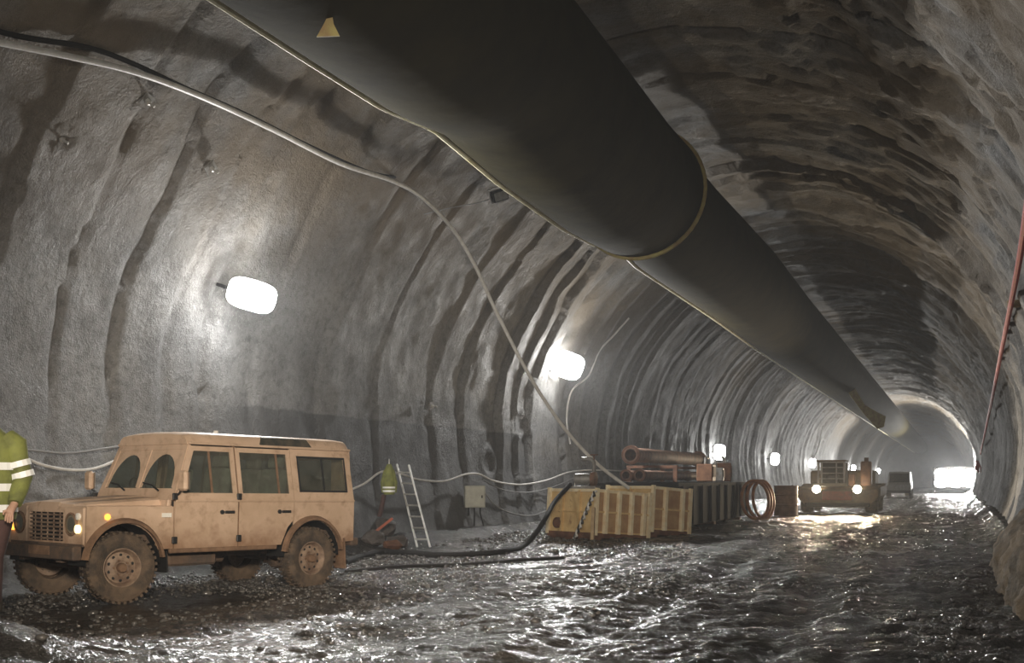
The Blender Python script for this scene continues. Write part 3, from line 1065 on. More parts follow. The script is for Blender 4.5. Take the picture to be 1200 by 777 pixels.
def wheel_parts(parent, u, v, z, s, steer=0.0, spare=False):
    def xf(o):
        o.location = (u, v, z)
        o.rotation_euler = (0, 0, steer + (R(90) if spare else 0))
        return o
    T = [(0.215, -0.085), (0.30, -0.108), (0.345, -0.112), (0.385, -0.098), (0.402, -0.07), (0.404, 0.0), (0.402, 0.07), (0.385, 0.098), (0.345, 0.112), (0.30, 0.108), (0.215, 0.085), (0.205, 0.0), (0.215, -0.085)]
    mb = MB()
    mb.lathe(T, 36, 'Y')
    for k in range(36):
        a = 2 * PI * k / 36
        for sd in (-1, 1):
            b = a + (PI / 36 if sd > 0 else 0)
            mb.box((0.402 * math.cos(b), sd * 0.065, 0.402 * math.sin(b)), (0.03, 0.075, 0.034), (0, -b, 0))
    ty = xf(mb.build('tyre', M['tyre'], parent, smooth=True, angle=30))
    mb = MB()
    mb.lathe([(0.215, s * 0.085), (0.225, s * 0.095), (0.212, s * 0.095), (0.19, s * 0.06), (0.178, s * 0.03), (0.165, s * 0.028), (0.12, s * 0.055), (0.085, s * 0.058), (0.075, s * 0.048), (0.0, s * 0.048)], 32, 'Y')
    rm = mb.build('rim', M['rim'], ty, smooth=True, angle=50)
    mb = MB()
    mb.lathe([(0.055, s * 0.045), (0.055, s * 0.10), (0.045, s * 0.12), (0, s * 0.122)], 16, 'Y')
    for k in range(5):
        a = 2 * PI * k / 5
        mb.lathe([(0.013, s * 0.05), (0.013, s * 0.072), (0, s * 0.074)], 6, 'Y', (0.088 * math.cos(a), 0, 0.088 * math.sin(a)))
    mb.build('hub', M['mudpaint'], ty)
    mb = MB()
    for k in range(10):
        a = 2 * PI * (k + 0.5) / 10
        mb.lathe([(0.0, s * 0.046), (0.019, s * 0.0465), (0.0, s * 0.047)], 8, 'Y', (0.145 * math.cos(a), 0, 0.145 * math.sin(a)))
    mb.build('rim_holes', M['black'], ty)


ST = R(-8)
wheel_parts(car, 0, 0.765, 0.402, 1, ST)
wheel_parts(car, 0, -0.765, 0.402, -1, ST)
wheel_parts(car, AX2, 0.765, 0.402, 1)
wheel_parts(car, AX2, -0.765, 0.402, -1)
wheel_parts(car, -3.68, -0.12, 1.12, 1, 0, True)
# cabin: seats, wheel, dash
for u, vs in ((-1.30, (-0.42, 0.42)), (-2.15, (-0.48, 0.0, 0.48))):
    for v in vs:
        st = MB()
        st.box((u, v, 1.0), (0.48, 0.44, 0.16), bev=0.05, seg=2)
        st.box((u - 0.26, v, 1.30), (0.14, 0.44, 0.58), (0, R(-10), 0), bev=0.05, seg=2)
        so = st.build('car_seat', M['seat'], car)
        MB().box((u - 0.33, v, 1.67), (0.09, 0.26, 0.15), (0, R(-8), 0), bev=0.035, seg=2).build('headrest', M['seat'], so)
mb = MB()
mb.box((-0.78, 0, 1.13), (0.22, 1.5, 0.16), bev=0.03)
mb.build('dashboard', M['black'], car)
mb = MB()
cw = Vector((-0.98, -0.40, 1.27))
mb.tube([cw + Vector((0.06 * math.sin(a), 0.19 * math.cos(a), 0.18 * math.sin(a))) for a in np.linspace(0, 2 * PI, 20, endpoint=False)], 0.014, 6, closed=True)
mb.tube([cw, cw + Vector((0.2, 0, -0.1))], 0.02, 6)
mb.tube([cw + Vector((0, 0.19, 0)), cw - Vector((0, 0.19, 0))], 0.012, 6)
mb.build('steering_wheel', M['black'], car)
mb = MB()
mb.tube([(-0.3, -0.82, 1.12), (-0.3, -0.85, 1.62)], 0.0, 4) if False else mb.tube([(-2.0, -0.2, 2.03), (-2.0, -0.2, 2.10)], 0.03, 8)
mb.build('roof_beacon_stub', M['white'], car)

# ------------------------------------------------------------------ ochre skips
def skip_unit(label, corner, e1, wd, ln, ht, n_ribs, tilt, valve, group):
    """corner: world base corner nearest the camera; e1: unit vector along the end face"""
    e1 = Vector((*e1, 0)).normalized()
    e2 = Vector((-e1.y, e1.x, 0))
    if e2.dot(Vector((*cam2w(1, 0.8), 0))) < 0:
        e2 = -e2
    # local x: along the long side (e2), y: along the end face (e1)
    root = thing('steel_skip', label, 'skip', corner, (0, 0, 0), group)
    mtx = Matrix((e2, e1, e2.cross(e1))).transposed()
    flip = mtx.determinant() < 0
    ysgn = 1
    if e2.cross(e1).z < 0:
        mtx = Matrix((e2, -e1, Vector((0, 0, 1)))).transposed()
        ysgn = -1
    root.rotation_euler = (mtx.to_4x4() @ Matrix.Rotation(tilt, 4, 'Y')).to_euler()
    z0 = 0.16
    Yc = ysgn * wd / 2
    mb = MB()
    mb.box((ln / 2, Yc, z0 + (ht - z0) / 2 - 0.02), (ln - 0.08, wd - 0.08, ht - z0 - 0.04))
    mb.build('skip_body', M['ochre'], root)
    # rims
    mb = MB()
    mb.ring([(0, 0, ht), (ln, 0, ht), (ln, ysgn * wd, ht), (0, ysgn * wd, ht)], [(0.1, ysgn * 0.1, ht), (ln - 0.1, ysgn * 0.1, ht), (ln - 0.1, ysgn * (wd - 0.1), ht), (0.1, ysgn * (wd - 0.1), ht)], (0, 0, -0.07))
    mb.build('top_rim', M['ochrelight'], root)
    mb = MB()
    mb.box((ln / 2, ysgn * 0.02, z0 + (ht - z0) * 0.5), (ln, 0.07, 0.045))
    mb.box((0.02, Yc, z0 + (ht - z0) * 0.5), (0.05, wd, 0.03))
    mb.build('middle_band', M['ochre'], root)
    mb = MB()
    for x in (0.15, ln - 0.15):
        mb.box((x, Yc, 0.06), (0.14, wd, 0.18))
    mb.box((ln / 2, ysgn * 0.08, 0.14), (ln, 0.12, 0.12))
    mb.box((ln / 2, ysgn * (wd - 0.08), 0.14), (ln, 0.12, 0.12))
    mb.box((0.05, Yc, 0.14), (0.12, wd, 0.12))
    mb.build('skid', M['rust'], root)
    for k in range(n_ribs):
        x = ln * (k + 0.7) / (n_ribs + 0.2)
        MB().box((x, ysgn * 0.0, z0 + (ht - z0) / 2), (0.085, 0.13, ht - z0 - 0.06)).build('rib', M['ochrelight'], root)
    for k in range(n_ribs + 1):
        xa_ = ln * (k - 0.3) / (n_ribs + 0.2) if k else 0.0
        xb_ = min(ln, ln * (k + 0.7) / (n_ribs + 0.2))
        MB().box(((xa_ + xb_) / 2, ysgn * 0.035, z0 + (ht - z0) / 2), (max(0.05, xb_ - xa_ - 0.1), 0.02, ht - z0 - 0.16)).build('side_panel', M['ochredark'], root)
    for (x, y) in ((0, 0), (ln, 0), (0, wd), (ln, wd)):
        MB().box((x, ysgn * y, z0 + (ht - z0) / 2), (0.08, 0.08, ht - z0 + 0.04)).build('corner_post', M['ochrelight'], root)
    for y in (0.36, 0.72) if valve else (0.5,):
        MB().box((0.015, ysgn * wd * y, z0 + (ht - z0) / 2), (0.07, 0.06, ht - z0 - 0.08)).build('rib', M['ochre'], root)
    if valve:
        MB().lathe([(0.13, 0.03), (0.13, -0.04), (0.10, -0.05), (0.09, -0.02), (0, -0.02)], 18, 'X', (0, ysgn * wd * 0.80, z0 + 0.24)).build('outlet_flange', M['rust'], root)
    # timber-ish lid on the unit
    lid = MB().box((ln / 2, Yc, ht - 0.01), (ln - 0.22, wd - 0.22, 0.03)).build('lid', M['darksteel'], root)
    return root


s26 = 25.6
c0 = cam2w((697 - 600) / F_PX * s26, s26)
e1 = cam2w(-0.65, 0.76)
e2 = Vector(cam2w(0.76, 0.65)).normalized()
G = 'ochre steel skips by the wall'
skipA = skip_unit('ochre steel skip with ribbed side, the nearer one beside the hose', (c0[0], c0[1], 0.0), e1, 1.62, 1.80, 1.22, 4, R(4.0), True, G)
c1 = Vector(c0) + e2 * 1.92
skipB = skip_unit('shorter ochre steel skip tucked behind the nearer ribbed skip', (c1.x, c1.y, 0.02), e1, 1.55, 1.38, 1.26, 2, R(4.0), False, G)

# pump set on the nearer skip
def on_skip(dx, dy, z):
    e1v = Vector(e1).normalized()
    p = Vector(c0) + e2 * dx + e1v * dy
    return Vector((p.x, p.y, z - 0.07 * dx))


pm = thing('water_pump', 'small grey water pump with valves standing on the nearer ochre skip', 'pump', on_skip(0.45, 0.75, 1.25))
MB().box((0, 0, 0.03), (0.6, 0.4, 0.06)).build('base_plate', M['greysteel'], pm)
MB().lathe([(0.0, -0.28), (0.13, -0.26), (0.14, 0.05), (0.10, 0.12), (0.0, 0.14)], 16, 'X', (0.0, 0, 0.22)).build('motor', M['greysteel'], pm, smooth=True)
MB().lathe([(0.0, 0.12), (0.17, 0.14), (0.18, 0.24), (0.0, 0.27)], 18, 'X', (0, 0, 0.22)).build('pump_casing', M['rustpipe'], pm, smooth=True)
MB().tube([(0.2, 0, 0.35), (0.2, 0, 0.62), (0.12, 0, 0.70), (-0.1, 0, 0.70)], 0.05, 10).build('riser', M['greysteel'], pm, smooth=True)
mb = MB()
mb.tube([Vector((0.2 + 0.09 * math.cos(a), 0.09 * math.sin(a), 0.80)) for a in np.linspace(0, 2 * PI, 14, endpoint=False)], 0.014, 6, closed=True)
mb.tube([(0.2, 0, 0.62), (0.2, 0, 0.80)], 0.016, 6)
mb.tube([(0.11, 0, 0.80), (0.29, 0, 0.80)], 0.010, 6)
mb.build('valve_wheel', M['rust'], pm)
# twisted rope and prop at the skip corner
ra = on_skip(-0.06, -0.08, 1.16)
rb = on_skip(-0.35, 0.32, 0.02)
for k, nm in ((0, 'black_and_white_rope'),):
    root = thing('barrier_rope', 'black and white twisted rope hanging down the corner of the nearer skip', 'rope', rb)
    for ph, mm, pn in ((0, 'white', 'white_strand'), (PI, 'black', 'black_strand')):
        pts = []
        for i in range(60):
            t = i / 59
            c = lerp(ra, rb, t) - rb
            pts.append(c + Vector((0.03 * math.cos(t * 34 + ph), 0.01 * math.sin(t * 34 + ph), 0.03 * math.sin(t * 34 + ph))))
        MB().tube(pts, 0.026, 6).build(pn, M[mm], root, smooth=True)
pp = on_skip(-0.16, -0.10, 0.0)
mb = MB()
mb.box((0, 0, 0.36), (0.075, 0.075, 0.80), (R(2), R(3), 0))
tag(mb.build('timber_prop', M['wood']), 'short pale timber prop standing at the corner of the nearer skip', 'post').location = (pp.x, pp.y, fz(pp.x, pp.y))

# ------------------------------------------------------------------ dark long bin behind, rusty pipes lying over it
bin_ = thing('dark_steel_bin', 'long dark steel bin between the ochre skips and the orange hoops', 'bin', (-8.2, 34.6, fz(-8, 34.6)), (0, 0, 0))
mb = MB()
mb.box((0, 0, 0.72), (2.6, 11.0, 1.16))
mb.build('bin_body', M['darksteel'], bin_)
mb = MB()
mb.ring([(-1.36, -5.56, 1.34), (1.36, -5.56, 1.34), (1.36, 5.56, 1.34), (-1.36, 5.56, 1.34)], [(-1.2, -5.4, 1.34), (1.2, -5.4, 1.34), (1.2, 5.4, 1.34), (-1.2, 5.4, 1.34)], (0, 0, -0.10))
mb.build('bin_rim', M['darksteel'], bin_)
for k in range(9):
    MB().box((1.33, -5.0 + k * 1.25, 0.72), (0.08, 0.12, 1.12)).build('rib', M['darksteel'], bin_)
mb = MB()
for k in (-1, 0, 1):
    mb.box((0, k * 4.4, 0.06), (2.4, 0.3, 0.2))
mb.build('skid', M['rust'], bin_)

PG = 'rusty pipes lying over the dark bin'


def pipe(p0, p1, r, label, m='rustpipe'):
    root = thing('rusty_pipe', label, 'pipe', p0, (0, 0, 0), PG)
    d = (p1 - p0)
    L_ = d.length
    root.rotation_euler = d.to_track_quat('Y', 'Z').to_euler()
    MB().lathe([(r * 0.8, 0.0), (r, 0.0), (r, L_), (r * 0.8, L_), (r * 0.8, 0.0)], 20, 'Y').build('pipe_barrel', M[m], root, smooth=True)
    for y in (0.06, L_ - 0.06):
        MB().lathe([(r * 0.8, y - 0.05), (r * 1.3, y - 0.05), (r * 1.3, y + 0.05), (r * 0.8, y + 0.05), (r * 0.8, y - 0.05)], 20, 'Y').build('flange', M['rust'], root)
    return root


top = bin_.location.z + 1.36
pipe(Vector((-9.0, 32.0, top + 0.80)), Vector((-8.6, 39.6, top + 0.80)), 0.22, 'long rusty pipe with round open flange, topmost over the dark bin')
pipe(Vector((-8.35, 30.6, top + 0.19)), Vector((-8.2, 38.4, top + 0.19)), 0.14, 'lower rusty pipe nearest the lorry lane, lying on the dark bin')
pipe(Vector((-9.0, 31.5, top + 0.19)), Vector((-8.85, 39.0, top + 0.19)), 0.14, 'lower rusty pipe nearest the wall, lying on the dark bin')
for k, (yy, lb) in enumerate(((33.4, 'rusty steel trestle near the open end of the pipes'), (37.6, 'rusty steel trestle near the far end of the pipes'))):
    o = MB()
    o.box((0, 0, 0.46), (1.6, 0.14, 0.08))
    o.box((-0.73, 0, 0.21), (0.12, 0.12, 0.44))
    o.box((0.73, 0, 0.21), (0.12, 0.12, 0.44))
    tag(o.build('pipe_trestle', M['rust']), lb, 'trestle', 'trestles under the pipes').location = (-8.7, yy, top)
# control boxes and valves standing on the rim of the bin
for k, (yy, hh, mm, lb) in enumerate(((34.5, 0.55, 'copper', 'copper brown valve box, nearest of three on the dark bin'), (36.0, 0.45, 'greysteel', 'grey valve box, middle of three on the dark bin'), (37.2, 0.62, 'rust', 'rusty valve box, farthest of three on the dark bin'))):
    root = thing('valve_box', lb, 'valve box', (-7.25, yy, top - 0.0), (0, 0, R(8 * k)), 'valve boxes on the dark bin')
    MB().box((0, 0, hh / 2), (0.5, 0.55, hh), bev=0.03).build('box_body', M[mm], root)
    MB().box((0.26, 0, hh * 0.55), (0.02, 0.4, hh * 0.6)).build('box_door', M['rustpipe'], root)
    MB().tube([(0, -0.1, hh), (0, -0.1, hh + 0.18), (0, 0.3, hh + 0.2)], 0.05, 8).build('pipe_stub', M['greysteel'], root)

# orange hoops and copper drum at the end of the bin
hx, hy = px_floor(898, 611).x, px_floor(898, 611).y
for k in range(3):
    root = MB()
    pts = [Vector((0.66 * math.cos(a), 0, 0.66 + 0.66 * math.sin(a))) for a in np.linspace(0, 2 * PI, 36, endpoint=False)]
    root.tube(pts, 0.055, 8, closed=True)
    o = root.build('orange_hoop', M['orange'], smooth=True)
    o.location = (hx - 0.35 + 0.10 * k, hy + 0.15 + 0.28 * k, fz(hx, hy) + 0.05)
    o.rotation_euler = (R(-6), 0, R(55 + 6 * k))
    tag(o, ('orange hose hoop, nearest of three beside the loader', 'orange hose hoop, middle of three beside the loader', 'orange hose hoop, farthest of three beside the loader')[k], 'hoop', 'orange hoops by the loader')
dr = px_floor(921, 606)
drum = thing('copper_drum', 'copper brown steel drum between the orange hoops and the loader', 'drum', (dr.x, dr.y, fz(dr.x, dr.y)))
MB().lathe([(0, 0.0), (0.44, 0.0), (0.46, 0.04), (0.44, 0.08), (0.44, 0.40), (0.465, 0.43), (0.44, 0.46), (0.44, 0.78), (0.465, 0.81), (0.44, 0.84), (0.44, 1.12), (0.46, 1.15), (0.42, 1.13), (0, 1.12)], 24, 'Z').build('drum_shell', M['copper'], drum, smooth=True)
MB().lathe([(0.05, 1.12), (0.05, 1.16), (0, 1.17)], 10, 'Z', (0.25, 0, 0)).build('bung', M['rust'], drum)

# ------------------------------------------------------------------ underground loader
lp = px_floor(981, 604)
ld = thing('mine_loader', 'low brown mine loader with two lit headlights facing the camera', 'loader', (lp.x, lp.y, fz(lp.x, lp.y)), (0, 0, R(180)))
# local +y is the machine's front
mb = MB()
rings = []
for y, zb, zt, wb, wt in ((0.0, 0.30, 0.95, 1.15, 1.55), (-0.5, 0.25, 1.08, 1.25, 1.62), (-3.0, 0.3, 1.10, 1.3, 1.62), (-5.0, 0.3, 1.2, 1.3, 1.6)):
    rings.append([(-wb, y, zb), (-wt, y, zb + (zt - zb) * 0.55), (-wt, y, zt), (wt, y, zt), (wt, y, zb + (zt - zb) * 0.55), (wb, y, zb)])
mb.loft(rings)
mb.build('hull', M['loader'], ld)
MB().box((0, 0.05, 0.72), (1.15, 0.06, 0.36), bev=0.02).build('front_panel', M['redpaint'], ld)
MB().box((0, 0.10, 0.36), (2.5, 0.22, 0.16), bev=0.03).build('bumper', M['darksteel'], ld)
for x in (-0.78, 0.78):
    h = MB().lathe([(0.18, -0.12), (0.20, 0.06), (0.16, 0.10), (0.155, 0.04)], 18, 'Y', (x, 0.06, 0.98)).build('headlight_housing', M['darksteel'], ld)
    MB().lathe([(0, 0.115), (0.16, 0.10), (0.16, 0.05), (0, 0.05)], 18, 'Y', (x, 0.06, 0.98)).build('headlight_lens', M['lampwarm'], h)
for x in (-1.25, 1.25):
    for y in (-1.0, -4.0):
        tt = MB().lathe([(0.25, -0.22), (0.52, -0.24), (0.60, -0.17), (0.60, 0.17), (0.52, 0.24), (0.25, 0.22), (0.25, -0.22)], 24, 'X', (x, y, 0.60)).build('tyre', M['tyre'], ld, smooth=True)
        MB().lathe([(0, -0.15), (0.26, -0.16), (0.26, 0.16), (0, 0.15)], 18, 'X', (x, y, 0.60)).build('rim', M['loader'], tt)
# operator cage (seen left of centre in the photo = +x after the half turn)
def cage(x0, x1, y0, y1, z0, z1, m, parent):
    mb = MB()
    b = 0.07
    for x in (x0, x1):
        for y in (y0, y1):
            mb.box((x, y, (z0 + z1) / 2), (b, b, z1 - z0))
    for z in (z0, z1):
        for y in (y0, y1):
            mb.box(((x0 + x1) / 2, y, z), (x1 - x0 + b, b, b))
        for x in (x0, x1):
            mb.box((x, (y0 + y1) / 2, z), (b, y1 - y0, b))
    return mb.build('cab_frame', m, parent)


cg = cage(-0.25, 0.75, -1.4, -0.25, 1.12, 2.08, M['white'], ld)
for z in (1.40, 1.62, 1.85):
    MB().box((0.25, -0.25, z), (0.95, 0.04, 0.035)).build('cab_grille_bar', M['white'], cg)
MB().box((0.05, -0.25, 1.6), (0.05, 0.04, 0.9)).build('cab_grille_bar', M['white'], cg)
MB().box((0.25, -1.4, 1.6), (1.0, 0.03, 0.9)).build('cab_rear_wall', M['darksteel'], cg)
MB().box((0.25, -0.8, 2.12), (1.15, 1.3, 0.06), bev=0.02).build('cab_roof', M['loader'], cg)
MB().box((0.25, -0.95, 1.35), (0.5, 0.45, 0.45), bev=0.05).build('cab_seat', M['black'], cg)
MB().box((0.3, -0.02, 1.16), (1.3, 0.2, 0.12), bev=0.02).build('cab_ledge', M['beige'], ld)
ex = MB().box((-1.05, -0.9, 1.60), (0.42, 0.5, 1.0), bev=0.05).build('exhaust_box', M['copper'], ld)
MB().tube([(-1.05, -0.9, 2.05), (-1.05, -0.9, 2.25)], 0.09, 12).build('exhaust_pipe', M['rust'], ex)
MB().box((-0.5, -0.8, 1.35), (0.25, 0.4, 0.5), bev=0.03).build('air_filter', M['rust'], ld)
MB().box((0.0, -3.4, 1.45), (2.6, 2.4, 0.6), bev=0.08).build('engine_cover', M['loader'], ld)
bpy.context.view_layer.update()
for x in (-0.78, 0.78):
    p = ld.matrix_world @ Vector((x, 0.30, 0.98))
    light('headlight_beam', 'SPOT', p, 1050, (1.0, 0.80, 0.55), 0.14, p + Vector((1.2, -10, -0.35)), 100, 0.9, parent=ld)

# ------------------------------------------------------------------ far light rig, van and cabinet
rig = thing('light_rig', 'blinding bank of white floodlights far down the tunnel', 'lamp', (0.0, 119.0, fz(0.0, 119)), (0, 0, 0))
mb = MB()
for x in (-2.1, 2.1):
    mb.box((x, 0, 0.9), (0.12, 0.12, 1.8))
    mb.box((x, 0, 0.04), (0.12, 1.6, 0.08))
mb.box((0, 0, 0.5), (4.2, 0.1, 0.12))
mb.box((0, 0, 2.6), (4.2, 0.1, 0.10))
for x in (-2.1, 2.1):
    mb.box((x, 0, 1.7), (0.12, 0.12, 1.9))
mb.build('rig_frame', M['darksteel'], rig)
for j in range(2):
    for i in range(3):
        hd = MB().box((-1.35 + 1.35 * i, -0.05, 1.05 + 0.98 * j), (1.28, 0.25, 0.92), bev=0.06).build('lamp_head', M['greysteel'], rig)
        MB().loft([[(-1.35 + 1.35 * i + 0.62 * kk * math.cos(a), -0.17 - dd_, 1.05 + 0.98 * j + 0.46 * kk * math.sin(a)) for a in np.linspace(0, 2 * PI, 20, endpoint=False)] for dd_, kk in ((0, 1), (0.1, 0.95), (0.18, 0.7), (0.22, 0.3))]).build('lamp_lens', M['lampfar'], hd)
light('rig_light', 'POINT', (0.0, 118.3, 1.9), 9000, (1.0, 0.98, 0.94), 0.6, parent=None)

vp = px_floor(1053, 584)
van = thing('white_van', 'small white van parked far down the left side of the tunnel', 'van', (vp.x, vp.y, fz(vp.x, vp.y)))
rings = []
for y, z1, hw in ((0, 0.95, 0.85), (0.9, 1.10, 0.9), (1.5, 1.95, 0.85), (4.6, 2.0, 0.85)):
    rings.append([(-hw, y, 0.35), (-hw - 0.02, y, 0.9), (-hw + 0.1, y, z1), (hw - 0.1, y, z1), (hw + 0.02, y, 0.9), (hw, y, 0.35)])
MB().loft(rings).build('van_body', M['white'], van)
MB().prism([(-0.72, 0.93, 1.17), (0.72, 0.93, 1.17), (0.68, 1.38, 1.82), (-0.68, 1.38, 1.82)], (0, -0.02, 0.02)).build('windscreen', M['tint'], van)
for x in (-0.82, 0.82):
    for y in (0.8, 3.8):
        MB().lathe([(0, -0.1), (0.33, -0.1), (0.34, 0), (0.33, 0.1), (0, 0.1)], 18, 'X', (x, y, 0.34)).build('tyre', M['tyre'], van)
MB().box((0, -0.05, 0.45), (1.7, 0.12, 0.2)).build('bumper', M['black'], van)
cp = px_floor(1065, 582)
cb = thing('beige_cabinet', 'narrow beige cabinet standing beside the far white van', 'cabinet', (cp.x, cp.y - 1, fz(cp.x, cp.y)))
MB().box((0, 0, 0.62), (0.55, 0.5, 1.16), bev=0.02).build('cabinet_body', M['beige'], cb)
MB().box((0, -0.26, 0.62), (0.46, 0.02, 1.0)).build('cabinet_door', M['beige'], cb)
MB().box((0, 0, 1.23), (0.6, 0.55, 0.06)).build('cabinet_top', M['greysteel'], cb)

# ------------------------------------------------------------------ wall cables and hoses
def wall_pts(pl, off):
    return [px_wall(x, y, off) for x, y in pl]


pl = wall_pts([(-60, 38), (0, 50), (80, 66), (160, 85), (240, 115), (320, 152), (400, 192), (460, 212), (495, 232)], 0.22)
tail = [px(530, 268, 23.5), px(556, 310, 24.2), px(580, 362, 24.8), px(612, 425, 25.3), px(640, 472, 25.8), px(672, 515, 26.3), px(705, 548, 26.7), px(737, 572, 27.0)]
tag(MB().tube(smooth_path(pl + tail, 6), 0.042, 10).build('supply_hose', M['cable'], smooth=True), 'long pale grey hose running over the wall and down to the skips', 'hose')
tag(MB().tube(smooth_path(wall_pts([(-60, 20), (20, 42), (100, 55), (150, 72), (215, 102), (290, 135), (360, 170), (420, 197), (450, 206)], 0.15) + [px_wall(475, 208, -0.2)], 6), 0.035, 8).build('thin_cable', M['blackhose'], smooth=True), 'black cable running on the wall just above the long pale hose', 'cable')


def cable(nm, label, pts, off, r, m, cat='cable', grp=None):
    o = MB().tube(smooth_path(wall_pts(pts, off), 5), r, 6).build(nm, M[m], smooth=True)
    return tag(o, label, cat, grp)


WG = 'cables strung along the lower wall'
cable('wall_cable', 'pale sagging cable between the hi-vis worker and the roof of the car', [(-10, 520), (20, 532), (50, 545), (85, 551), (115, 548), (150, 533), (190, 515)], 0.2, 0.022, 'cable', grp=WG)
cable('wall_cable', 'thin grey cable higher up behind the bonnet of the car', [(-10, 523), (40, 528), (80, 531), (120, 526), (160, 520)], 0.15, 0.016, 'greycable', grp=WG)
cable('wall_cable', 'pale cable sagging along the wall from the ladder to the skips', [(395, 580), (425, 568), (447, 553), (468, 555), (490, 562), (520, 564), (545, 556), (562, 556), (580, 564), (610, 568), (640, 563), (665, 554), (690, 551), (730, 552), (765, 556), (800, 560), (840, 563)], 0.22, 0.026, 'cable', grp=WG)
cable('wall_cable', 'grey cable hanging second below the pale cable left of the skips', [(565, 562), (590, 574), (620, 577), (650, 570), (672, 560)], 0.18, 0.016, 'greycable', grp=WG)
cable('wall_cable', 'grey cable drooping from the electrical box to the skips', [(565, 572), (578, 590), (598, 601), (625, 604), (650, 592), (668, 572)], 0.18, 0.018, 'greycable', grp=WG)
cable('wall_cable', 'pale lamp lead hanging on the wall right of the large floodlight', [(737, 373), (720, 392), (702, 412), (690, 440), (670, 458), (664, 490), (668, 520)], 0.10, 0.03, 'cable', grp=WG)
cable('wall_cable', 'short pale cable curving down the wall above the loader', [(964, 500), (960, 520), (955, 535), (952, 543)], 0.15, 0.05, 'cable', grp=WG)
cable('wall_cable', 'thin wire reaching from the pale hose to the small bracket lamp', [(497, 251), (530, 243), (560, 238), (578, 232)], 0.10, 0.010, 'greycable', grp=WG)

# black hose on the ground
hp = [px_floor(404, 664), px_floor(425, 654), px_floor(450, 650), px_floor(480, 652), px_floor(520, 653), px_floor(560, 652), px_floor(590, 650)]
hp = [Vector((p.x, p.y, fz(p.x, p.y) + 0.05)) for p in hp]
hp += [px(612, 641, 22.9), px(628, 625, 23.6), px(640, 606, 24.3), px(650, 588, 25.4), px(668, 568, 26.4)]
tag(MB().tube(smooth_path(hp, 6), 0.055, 10).build('black_hose', M['blackhose'], smooth=True), 'thick black hose lying on the ground and rising to the skips', 'hose')
hp = [px_floor(405, 672), px_floor(470, 668), px_floor(540, 664), px_floor(610, 660), px_floor(660, 655)]
tag(MB().tube(smooth_path([Vector((p.x, p.y, fz(p.x, p.y) + 0.03)) for p in hp], 6), 0.03, 8).build('thin_black_hose', M['blackhose'], smooth=True), 'thin black hose lying in the mud in front of the thick one', 'hose')

# red hose and coil on the right wall
rp = [px_wall(1206, 225, 0.12), px_wall(1197, 290, 0.14), px_wall(1187, 345, 0.2), px_wall(1172, 420, 0.25), px_wall(1158, 490, 0.3), px_wall(1149, 532, 0.3)]
tag(MB().tube(smooth_path(rp, 5), 0.055, 8).build('red_hose', M['red'], smooth=True), 'long red hose slanting down along the right wall', 'hose')
ce = px_wall(1146, 547, 0.3)
mb = MB()
for k in range(4):
    mb.tube([ce + Vector((0.04 * k - 0.1 + 0.05 * math.sin(3 * a), -0.2 + 0.32 * math.cos(a) + 0.05 * k, 0.34 * math.sin(a) - 0.03 * k + 0.1)) for a in np.linspace(0, 2 * PI, 20, endpoint=False)], 0.055, 6, closed=True)
for k in range(3):
    a = 1.1 * k
    mb.tube([ce + Vector((0, -0.2, 0.42)), ce + Vector((0.18 * math.cos(a), 0.2 * math.sin(a), 0.0)), ce + Vector((0.26 * math.cos(a + 0.4), 0.3, -0.42))], 0.045, 6)
tag(mb.build('red_hose_coil', M['red'], smooth=True), 'tangled coil of red hose hung at the low end of the red hose', 'hose coil')
bk = px_wall(1188, 356, 0.12)
mb = MB()
mb.box((0, 0, 0), (0.26, 0.10, 0.16), bev=0.02)
mb.box((0.2, 0, 0), (0.30, 0.05, 0.05))
tag(mb.build('hose_bracket', M['wood']), 'small pale bracket holding the red hose on the right wall', 'bracket').location = bk

# ------------------------------------------------------------------ ladder, box, jacket, rubble by the left wall
def ladder():
    fl_, fr_ = px(489, 641, 22.6), px(504, 641, 22.2)
    tl, tr = px(465, 544, 23.4), px(479, 545, 23.0)
    root = thing('ladder', 'aluminium ladder leaning on the dark wall between jacket and electrical box', 'ladder', fl_)
    for a, b in ((fl_, tl), (fr_, tr)):
        d = b - a
        mb = MB()
        mb.tube([a - fl_, b - fl_], 0.024, 4)
        mb.build('ladder_rail', M['alu'], root)
    for k in range(7):
        t = 0.09 + 0.135 * k
        MB().tube([lerp(fl_, tl, t) - fl_, lerp(fr_, tr, t) - fl_], 0.018, 6).build('rung', M['alu'], root)


ladder()
bp_ = px_wall(556, 582, 0.24)
eb = thing('electrical_box', 'square pale grey electrical box on the dark wall right of the ladder', 'electrical box', bp_, (0, 0, R(60)))
eb.rotation_euler = (0, 0, R(34))
MB().box((0, 0, 0), (0.52, 0.22, 0.56), bev=0.015).build('box_body', M['boxgrey'], eb)
dd = MB().box((0, -0.118, 0), (0.46, 0.02, 0.50), bev=0.006).build('box_door', M['boxgrey'], eb)
MB().box((0.17, -0.135, 0), (0.03, 0.02, 0.07)).build('latch', M['darksteel'], dd)
for k in (-0.15, 0, 0.15):
    MB().tube([(k, 0, -0.27), (k, 0, -0.42), (k * 1.6, 0.02, -0.75)], 0.018, 6).build('cable_tail', M['blackhose'], eb)
# bracket lamp high on the wall
bl = px_wall(585, 229, 0.2)
root = thing('bracket_lamp', 'small unlit bracket lamp high on the wall left of the duct', 'lamp', bl, (R(20), R(-20), R(40)))
MB().box((0, 0, 0), (0.36, 0.2, 0.24), bev=0.02).build('lamp_body', M['darksteel'], root)
MB().box((0, -0.11, 0), (0.30, 0.02, 0.18)).build('lamp_glass', M['alu'], root)
MB().tube([(-0.2, 0, -0.15), (-0.2, 0.1, 0.15), (0.2, 0.1, 0.15), (0.2, 0, -0.15)], 0.015, 6).build('lamp_bracket', M['alu'], root)

